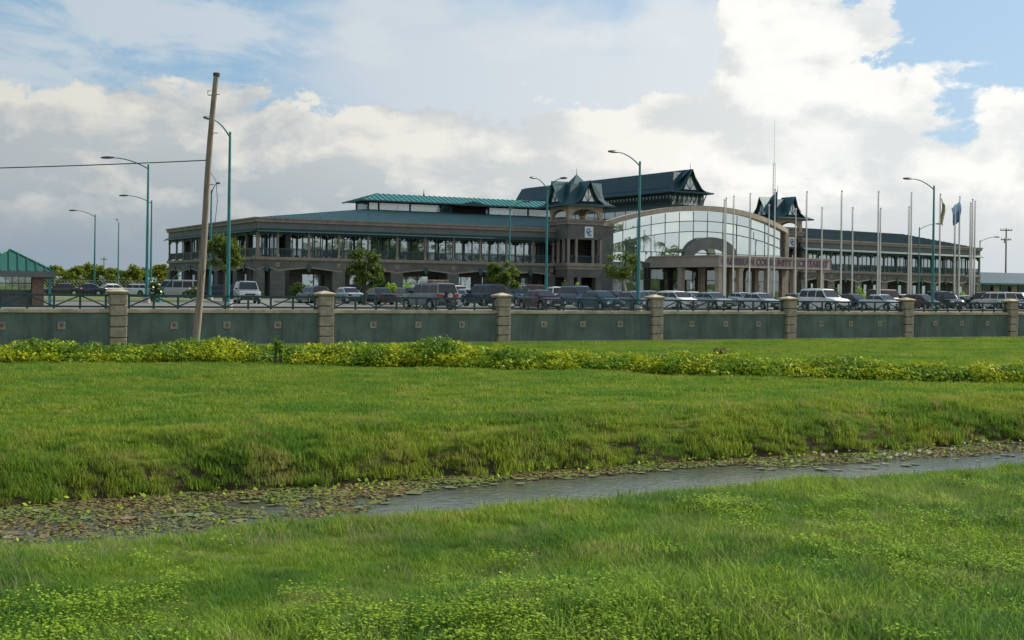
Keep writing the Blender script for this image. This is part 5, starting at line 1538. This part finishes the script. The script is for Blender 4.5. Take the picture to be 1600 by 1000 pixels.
# trees off to the right: outside the frame, mirrored in the glass
for i, (x, y, h, w) in enumerate([(104, 98, 11, 10), (128, 86, 12, 11), (150, 120, 10, 10), (92, 60, 12, 9), (170, 96, 13, 11), (80, 70, 12, 9), (69, 84, 13, 9), (150, 60, 11, 9), (86, 45, 13, 11)]):
    rng = np.random.default_rng(200 + i); root = empty('shade_tree', (x, y, G), 'broad shade tree right of the car park, mirrored in the glass, ' + ['beside the canopy end', 'second in its row', 'far behind', 'close to the wall', 'tallest of all', 'nearest the view', 'beside a palm', 'out by the corner', 'right at the wall'][i], 'tree', 'shade trees right of the car park')
    b = MB(); b.tube([(x, y, G - .2), (x + .1, y, G + h * .5), (x, y, G + h * .8)], [.25, .18, .06], 8); b.build('trunk', 'bark', root, True)
    cl = [(x + rng.uniform(-.5, .5) * w * .8, y + rng.uniform(-.5, .5) * w * .8, G + h * rng.uniform(.32, .92), w * .2, w * .2, h * .12) for _ in range(18)]
    P = clump_points(cl, 3000, rng, .3); V, Q = leaves(P, .34, rng); o0 = WORLD[root.name]; V = V - np.array(o0); link('crown', mesh_np('crown', V, Q, ['tree_leaf']), root, o0)


def palm(x, y, h, seed):
    rng = random.Random(seed); root = empty('palm_tree', (x, y, G), 'slender palm right of the car park, mirrored in the glass, %s' % ['nearest the view', 'behind the nearest one', 'shorter, by the wall', 'mid group', 'alone by the road', 'furthest back on the left', 'tallest of all', 'furthest to the right'][seed], 'palm', 'palms right of the car park')
    b = MB(); b.tube([(x, y, G - .2), (x + .2, y, G + h * .5), (x + .1, y, G + h)], [.22, .17, .13], 8); b.build('trunk', 'bark_pale', root, True)
    for k in range(14):
        a = 2 * math.pi * k / 14 + rng.uniform(-.2, .2); L = rng.uniform(2.2, 3.0); e = rng.uniform(-.2, .9); f = MB(); pts = []
        for i in range(9):
            t = i / 8; pts.append(Vector((x + .1 + math.cos(a) * L * t, y + math.sin(a) * L * t, G + h + L * (e * t - (.5 + e * .6) * t * t))))
        f.tube(pts, [.03 - .003 * i for i in range(9)], 4)
        s_ = Vector((-math.sin(a), math.cos(a), 0))
        for i in range(1, 9):
            for q in (0, .5):
                p = pts[i - 1].lerp(pts[i], q); w = .75 * (1 - abs(i / 8 - .45))
                for sg in (-1, 1): f.quad(p, p + s_ * sg * w * .5 + Vector((0, 0, -.12)) + (pts[i] - pts[i - 1]) * .5, p + s_ * sg * w + Vector((0, 0, -.42)) + (pts[i] - pts[i - 1]) * .8, p + (pts[i] - pts[i - 1]) * .35)
        f.build('frond', 'shrub_leaf', root)


for i, (x, y, h) in enumerate([(60, 92, 9), (74, 90, 11), (66, 74, 10), (84, 84, 10.5), (112, 74, 11), (96, 108, 9), (122, 104, 12), (140, 96, 10)]): palm(x, y, h, i)


# ------------------------------------------------------------------ hedge
def hedge():
    rng = np.random.default_rng(5)
    top = [(-120, 537), (0, 537), (40, 531), (60, 528), (100, 540), (150, 538), (200, 540), (280, 532), (340, 530), (400, 538), (430, 540), (470, 539), (520, 536), (580, 539), (620, 533), (660, 530), (700, 533), (730, 540), (780, 545), (840, 550), (900, 548), (960, 551), (1020, 555), (1080, 552), (1150, 554), (1220, 560), (1300, 561), (1400, 565), (1500, 566), (1600, 568), (1750, 570)]
    bot = [(-120, 567), (0, 568), (400, 568), (700, 576), (800, 580), (950, 580), (1100, 589), (1300, 593), (1450, 597), (1600, 602), (1750, 606)]
    tx_, ty_ = zip(*top); bx_, by_ = zip(*bot)
    root = empty('hedge', (0, 41, 0), 'long low yellow-green hedge across the lawn in front of the wall', 'hedge')
    px = -120.0; k = 0; Vs = []; st = MB()
    clumps = []; gclumps = []
    while px < 1750:
        yb = float(np.interp(px, bx_, by_)); yt = float(np.interp(px, tx_, ty_))
        Z0 = EYE * F / (yb - hor(px)); dep = rng.uniform(1.5, 2.3); H = max(.45, zpx(px, yt, Z0 + dep * .6)) * rng.uniform(.80, 1.08)
        x = (px - 800) * Z0 / F; gz = float(hgt(x, Z0))
        green = rng.random() < .16
        m = 4
        for j in range(m):
            dy = dep * (j + .5) / m + rng.uniform(-.2, .2); hh = H * (.48 + .52 * min(1, (j + .6) / 2.2)) * rng.uniform(.8, 1.08)
            r = rng.uniform(.32, .62)
            (gclumps if (green and j > 0) or rng.random() < .08 else clumps).append((x + rng.uniform(-.35, .35), Z0 + dy, gz + hh - r * .55, r * 1.15, r, r * .6))
            if j < 3: clumps.append((x + rng.uniform(-.3, .3), Z0 + dy, gz + hh * .40, r * .8, r * .8, hh * .26))
        st.tube([(x, Z0 + .8, gz - .1), (x + rng.uniform(-.3, .3), Z0 + .8, gz + H * .6)], [.025, .012], 4)
        px += rng.uniform(11, 19)
        k += 1
    o0 = WORLD[root.name]
    P = clump_points(clumps, 82000, rng, .82); P = P[P[:, 2] > hgt(P[:, 0], P[:, 1]) + .04]; V, Q = leaves(P, .062, rng, .6, .6)
    link('foliage', mesh_np('foliage', V - np.array(o0), Q, ['hedge_leaf']), root, o0)
    P = clump_points(gclumps, 26000, rng, .7); P = P[P[:, 2] > hgt(P[:, 0], P[:, 1]) + .04]; V, Q = leaves(P, .065, rng, .35, .6)
    link('green_foliage', mesh_np('green_foliage', V - np.array(o0), Q, ['hedge_green']), root, o0)
    st.build('stems', 'bark', root)
    # taller sprouts that stand out of the hedge
    for i, (p, y, lab) in enumerate([(52, 522, 'dark green sprout standing above the hedge at the far left'), (120, 531, 'short sprout above the hedge left of the second pillar'), (432, 519, 'upright dark green weed above the hedge in front of the wall ornament'), (440, 526, 'smaller weed beside the upright one above the hedge'), (698, 524, 'dark leafy shoot on the crest of the hedge left of the fourth pillar')]):
        Z = 43.5; shrub(p, Z, y, 13, lab, 'hedge_green', 110, .06, 0, 30 + i, 0.0, 'hedge_sprout')
    shrub(1128, 50, 541, 34, 'small reddish brown dry bush behind the hedge', 'mat_leaf', 400, .05, 0, 40, 0.0, 'dry_bush')


hedge()


# ------------------------------------------------------------------ grass
def tuft(name, nb, rad, h0, h1, wd, m, seed, lean=.5, broad=False):
    """blades (or broad leaves) of one patch, as mesh data only"""
    rng = np.random.default_rng(seed); V = []; Q = []
    for i in range(nb):
        a = rng.uniform(0, 6.28); r = rad * math.sqrt(rng.random()); bx_, by_ = r * math.cos(a), r * math.sin(a)
        h = rng.uniform(h0, h1); la = rng.uniform(0, 6.28); ln = h * rng.uniform(.1, lean); dx, dy = math.cos(la), math.sin(la); w = wd * rng.uniform(.7, 1.3)
        wa = la + 1.57 + rng.uniform(-.5, .5); wx, wy = math.cos(wa) * w, math.sin(wa) * w
        n = len(V)
        if broad:
            cz = h; cx, cy = bx_ + dx * ln, by_ + dy * ln; t = rng.uniform(-.4, .4)
            V += [(cx - wx, cy - wy, cz - t * w), (cx + dx * w, cy + dy * w, cz - .2 * w), (cx + wx, cy + wy, cz + t * w), (cx - dx * w, cy - dy * w, cz)]
            Q.append((n, n + 1, n + 2, n + 3))
        else:
            V += [(bx_ - wx, by_ - wy, -.02), (bx_ + wx, by_ + wy, -.02), (bx_ + dx * ln * .4 + wx * .8, by_ + dy * ln * .4 + wy * .8, h * .6), (bx_ + dx * ln * .4 - wx * .8, by_ + dy * ln * .4 - wy * .8, h * .6),
                  (bx_ + dx * ln + wx * .15, by_ + dy * ln + wy * .15, h), (bx_ + dx * ln - wx * .15, by_ + dy * ln - wy * .15, h)]
            Q += [(n, n + 1, n + 2, n + 3), (n + 3, n + 2, n + 4, n + 5)]
    me = mesh_np(name, V, Q, [m]); return bpy.data.objects.new(name, me)


def scatter(name, pts, scales, tufts, label=None, cat=None):
    """one object: its vertices carry the tufts through geometry nodes"""
    me = bpy.data.meshes.new(name); n = len(pts); me.vertices.add(n); me.vertices.foreach_set('co', np.asarray(pts, np.float32).ravel())
    rng = np.random.default_rng(n)
    a = me.attributes.new('turn', 'FLOAT_VECTOR', 'POINT'); rv = np.zeros((n, 3), np.float32); rv[:, 2] = rng.uniform(0, 6.28, n); rv[:, 0] = rng.normal(0, .08, n); rv[:, 1] = rng.normal(0, .08, n); a.data.foreach_set('vector', rv.ravel())
    a = me.attributes.new('size', 'FLOAT', 'POINT'); a.data.foreach_set('value', np.asarray(scales, np.float32))
    a = me.attributes.new('pick', 'INT', 'POINT'); a.data.foreach_set('value', rng.integers(0, len(tufts), n).astype(np.int32))
    o = bpy.data.objects.new(name, me); C.objects.link(o)
    ng = bpy.data.node_groups.new(name + '_scatter', 'GeometryNodeTree')
    ng.interface.new_socket('Geometry', in_out='INPUT', socket_type='NodeSocketGeometry'); ng.interface.new_socket('Geometry', in_out='OUTPUT', socket_type='NodeSocketGeometry')
    T = NT(ng); gi = T.new('NodeGroupInput'); go = T.new('NodeGroupOutput'); iop = T.new('GeometryNodeInstanceOnPoints'); jn = T.new('GeometryNodeJoinGeometry')
    for t in tufts[::-1]:
        oi = T.new('GeometryNodeObjectInfo'); oi.inputs[0].default_value = t; gt = T.new('GeometryNodeGeometryToInstance'); T.l.new(oi.outputs['Geometry'], gt.inputs[0]); T.l.new(gt.outputs[0], jn.inputs[0])
    def att(nm, ty):
        x = T.new('GeometryNodeInputNamedAttribute', data_type=ty); x.inputs[0].default_value = nm; return x.outputs[0]
    T.l.new(gi.outputs[0], iop.inputs['Points']); T.l.new(jn.outputs[0], iop.inputs['Instance']); iop.inputs['Pick Instance'].default_value = True
    T.l.new(att('pick', 'INT'), iop.inputs['Instance Index']); T.l.new(att('size', 'FLOAT'), iop.inputs['Scale'])
    er = T.new('FunctionNodeEulerToRotation'); T.l.new(att('turn', 'FLOAT_VECTOR'), er.inputs[0]); T.l.new(er.outputs[0], iop.inputs['Rotation'])
    T.l.new(iop.outputs[0], go.inputs[0])
    md = o.modifiers.new('scatter', 'NODES'); md.node_group = ng
    tag(o, label, cat, kind='stuff'); return o


def in_view(x, y, pad=1.5): return (np.abs(x) < y * .405 + pad)


def sample(d0, d1, dens, t0=-40, t1=75, fn=None, seed=1):
    rng = np.random.default_rng(seed); n = int((d1 - d0) * (t1 - t0) * dens); t = rng.uniform(t0, t1, n); d = rng.uniform(d0, d1, n); x, y = TD(t, d)
    k = in_view(x, y) & (y > 7.5); x, y, d = x[k], y[k], d[k]; z = hgt(x, y); k = z > WATER + .02
    # nothing inside the wall line
    q = (x - W0.x) * (-WF.n.x) + (y - W0.y) * (-WF.n.y); k &= q < -.35
    return x[k], y[k], z[k], d[k], rng


def grass():
    near = [tuft('tuft', 130, .28, .04, .13, .0040, 'grass_near', 50 + i, 1.5) for i in range(4)]
    weed = [tuft('weed', 55, .17, .02, .11, .0105, 'weed_leaf', 60 + i, .6, True) for i in range(3)]
    lawn = [tuft('lawn', 120, .36, .022, .065, .006, 'grass_lawn', 70 + i, 1.0) for i in range(4)]
    bank = [tuft('bank', 60, .22, .05, .20, .0070, 'grass_bank', 80 + i, .95) for i in range(5)]
    x, y, z, d, rng = sample(-2, 15.0, 38, seed=1)
    lush = vnoise(x, y, .8, 21) + .5 * vnoise(x, y, 2.3, 22)
    s = np.clip(1.0 + .45 * lush + rng.normal(0, .2, len(x)), .6, 1.9)
    s *= np.interp(d, [9.5, 11.5], [1.0, .72])
    scatter('near_grass', np.stack([x, y, z], 1), s, near)
    # bright broad-leaved weeds in patches nearest the road and in streaks
    x, y, z, d, rng = sample(-2, 13.0, 40, seed=2); p = vnoise(x, y, 1.1, 31) + .6 * vnoise(x, y, 3.1, 32) + np.interp(y, [9, 11.5, 16], [.55, .0, -.25]) + np.interp(x, [-4, 4], [-.15, .25])
    k = p + .6 * vnoise(x, y, 5.0, 33) > .62 + rng.normal(0, .35, len(x)); scatter('broadleaf_weeds', np.stack([x, y, z + .03], 1)[k], rng.uniform(.7, 1.5, k.sum()), weed)
    x, y, z, d, rng = sample(22.6, 66, 17, seed=3); s = np.clip(1 + .35 * vnoise(x, y, .9, 41) + .35 * vnoise(x, y, 3.0, 42) + rng.normal(0, .15, len(x)), .7, 1.9)
    scatter('lawn_grass', np.stack([x, y, z], 1), s, lawn)
    x, y, z, d, rng = sample(20.8, 25.5, 80, seed=4); pr = np.clip(np.exp(-((d - 22.3) / 1.3) ** 2) * 2.6, 0, 1); clump = vnoise(x, y, 1.6, 51) + .6 * vnoise(x, y, 4.0, 52)
    k = (rng.random(len(x)) < pr) & (z > WATER + .03); s = np.clip(.85 + .4 * clump + rng.normal(0, .3, len(x)), .4, 1.5) * .72
    scatter('bank_grass', np.stack([x, y, z], 1)[k], s[k], bank)
    # long stalks at the near brink of the canal
    x, y, z, d, rng = sample(12.4, 14.6, 10, seed=5); k = (vnoise(x, y, 1.2, 61) > -.1); s = rng.uniform(.4, 1.1, len(x))
    sd = [tuft('seed_stalk', 26, .30, .10, .24, .0028, 'seed_straw', 95 + i, 1.2) for i in range(3)]
    x2, y2, z2, d2_, rg2 = sample(-2, 14.0, 16, seed=9); k2 = vnoise(x2, y2, 1.0, 81) + .5 * vnoise(x2, y2, 3.0, 82) > -.05
    scatter('seed_stalks', np.stack([x2, y2, z2], 1)[k2], rg2.uniform(.4, .85, k2.sum()), sd)
    scatter('brink_grass', np.stack([x, y, z], 1)[k], s[k], bank)
    # small pale flower heads and scraps
    fl = [tuft('flower_head', 3, .05, .09, .15, .007, 'flower_white', 90, .5, True)]
    x, y, z, d, rng = sample(-2, 40, .35, seed=6); scatter('pale_flower_heads', np.stack([x, y, z], 1), rng.uniform(.6, 1.2, len(x)), fl)


grass()


# ------------------------------------------------------------------ things on the water
def water_life():
    rng = random.Random(5); n = 13
    variants = []
    for m in ('pad_green', 'pad_olive', 'pad_brown'):
        for v in range(2):
            b = MB(); pts = []
            for i in range(n):
                a = R(14) + R(332) * i / (n - 1); r = 1 + rng.uniform(-.05, .05); pts.append((r * math.cos(a), r * math.sin(a), .03 + .06 * max(0, math.sin(a * 2 + v)) + rng.uniform(0, .03)))
            for i in range(n - 1): b.quad((.06, 0, .015), pts[i], pts[i + 1]); b.quad((.06, 0, .0), (pts[i + 1][0], pts[i + 1][1], pts[i + 1][2] - .02), (pts[i][0], pts[i][1], pts[i][2] - .02))
            variants.append((m, b.mesh('lily_pad', m)))
    placed = 0; names = {'pad_green': 'round green lily pad floating on the canal', 'pad_olive': 'yellowish olive lily pad floating on the canal', 'pad_brown': 'browned lily pad floating on the canal'}
    while placed < 290:
        px = rng.uniform(-20, 1620); x0 = (px - 800) / F
        lo = float(np.interp(px, [0, 560, 640, 1150, 1230, 1600], [17.2, 17.8, 19.8, 20.7, 19.3, 19.0])); d = rng.uniform(lo, 21.6)
        # ray at x = x0*y meets line d
        y = d / (tx - x0 * ty); x = x0 * y
        if float(hgt(x, y)) > WATER - .01: continue
        wts = [.5, .3, .2] if px > 350 else [.25, .3, .45]
        m = rng.choices(['pad_green', 'pad_olive', 'pad_brown'], wts)[0]; me = rng.choice([q[1] for q in variants if q[0] == m])
        o = bpy.data.objects.new('lily_pad', me); C.objects.link(o); s = rng.uniform(.045, .12) * rng.choice((.8, 1, 1.15)); o.location = (x, y, WATER + .006 + placed * .00006); o.scale = (s, s, s); o.rotation_euler = (rng.uniform(-.05, .05), rng.uniform(-.05, .05), rng.uniform(0, 6.28))
        col = {'pad_green': 'green', 'pad_olive': 'yellowish olive', 'pad_brown': 'browned'}[m]; sz = 'small' if s < .075 else ('broad' if s > .105 else 'middling')
        zone = ['at the left edge', 'below the leaning pole', 'where open water begins', 'on the open water', 'among the white lilies', 'at the right edge'][int(np.clip(np.searchsorted([250, 480, 700, 1200, 1450], px), 0, 5))]
        side_ = 'far bank side' if d > 20.6 else ('near bank side' if d < 19.0 else 'mid channel')
        lab = '%s %s lily pad %s, %s' % (sz, col, zone, side_); tag(o, lab, 'lily pad', 'lily pads: ' + lab); placed += 1
    # drifting dead leaves and mats of weed
    r2 = np.random.default_rng(8); N = 26000; px = r2.uniform(-40, 1640, N); x0 = (px - 800) / F
    lo = np.interp(px, [0, 250, 560, 640, 1150, 1230, 1600], [16.2, 17.0, 18.2, 20.1, 20.7, 19.9, 19.8]); d = lo + (21.9 - lo) * r2.random(N) ** .7
    y = d / (tx - x0 * ty); x = x0 * y; den = vnoise(x, y, 1.6, 71) + .6 * vnoise(x, y, 5, 72); k = (hgt(x, y) < WATER + .02) & (den > np.interp(d, [18.0, 19.5, 21.2], [.35, -.05, -.9]) - np.interp(px, [300, 650], [.45, 0])); x, y = x[k], y[k]
    P = np.stack([x, y, np.full(len(x), WATER + .02)], 1); V, Q = leaves(P, .045, r2, 5.0, .55); link('water_weed', mesh_np('water_weed', V, Q, ['mat_leaf'])); tag(bpy.data.objects['water_weed'], kind='stuff')
    # emergent leaves, standing tilted
    k = r2.random(len(x)) < .025; P = np.stack([x[k], y[k], WATER + .05 + .07 * r2.random(k.sum())], 1); V, Q = leaves(P, .038, r2, .3, .8); o = link('water_leaves', mesh_np('water_leaves', V, Q, ['weed_leaf'])); tag(o, kind='stuff')
    for i, (px, d) in enumerate([(1275, 21.3), (1290, 20.9), (1310, 21.2), (1330, 21.2), (1385, 20.5), (1405, 20.3), (1418, 20.4), (1425, 20.2), (1440, 20.6), (1395, 20.0), (1490, 20.6), (1510, 21.3), (1540, 21.4), (1456, 20.3)]):
        x0 = (px - 800) / F; y = d / (tx - x0 * ty); b = MB(); c = Vector((x0 * y, y, WATER + .03))
        for ring, (nn, r, h) in enumerate(((7, .05, .02), (5, .035, .045))):
            for j in range(nn):
                a = 2 * math.pi * j / nn + ring * .4; e = Vector((math.cos(a), math.sin(a), 0)); s = Vector((-e.y, e.x, 0)) * .018
                b.quad(c + e * .01, c + e * r * .6 + s + Vector((0, 0, h)), c + e * r + Vector((0, 0, h * 1.5)), c + e * r * .6 - s + Vector((0, 0, h)))
        tag(b.build('water_lily', 'flower_white'), 'white water lily blossom ' + ('against the far bank' if d > 20.9 else ('in the crowded flowering patch' if px < 1460 else 'towards the right edge')), 'flower', 'white water lilies ' + ('by the bank' if d > 20.9 else ('in the patch' if px < 1460 else 'at the right')))
    # brown seed head on the lawn
    Z = EYE * F / (656 - hor(1182)); c = at(1182, Z, 0); c.z = float(hgt(c.x, c.y)); root = empty('seed_head', c, 'dark brown dried weed head standing alone on the lawn beyond the canal', 'weed')
    b = MB(); b.tube([c, c + Vector((.01, 0, .12))], .006, 5); b.build('stalk', 'bark', root); r3 = np.random.default_rng(2); P = clump_points([(c.x, c.y, c.z + .13, .07, .07, .055)], 160, r3, .3); V, Q = leaves(P, .025, r3); link('head', mesh_np('head', V - np.array(c), Q, ['bark']), root, c)


water_life()
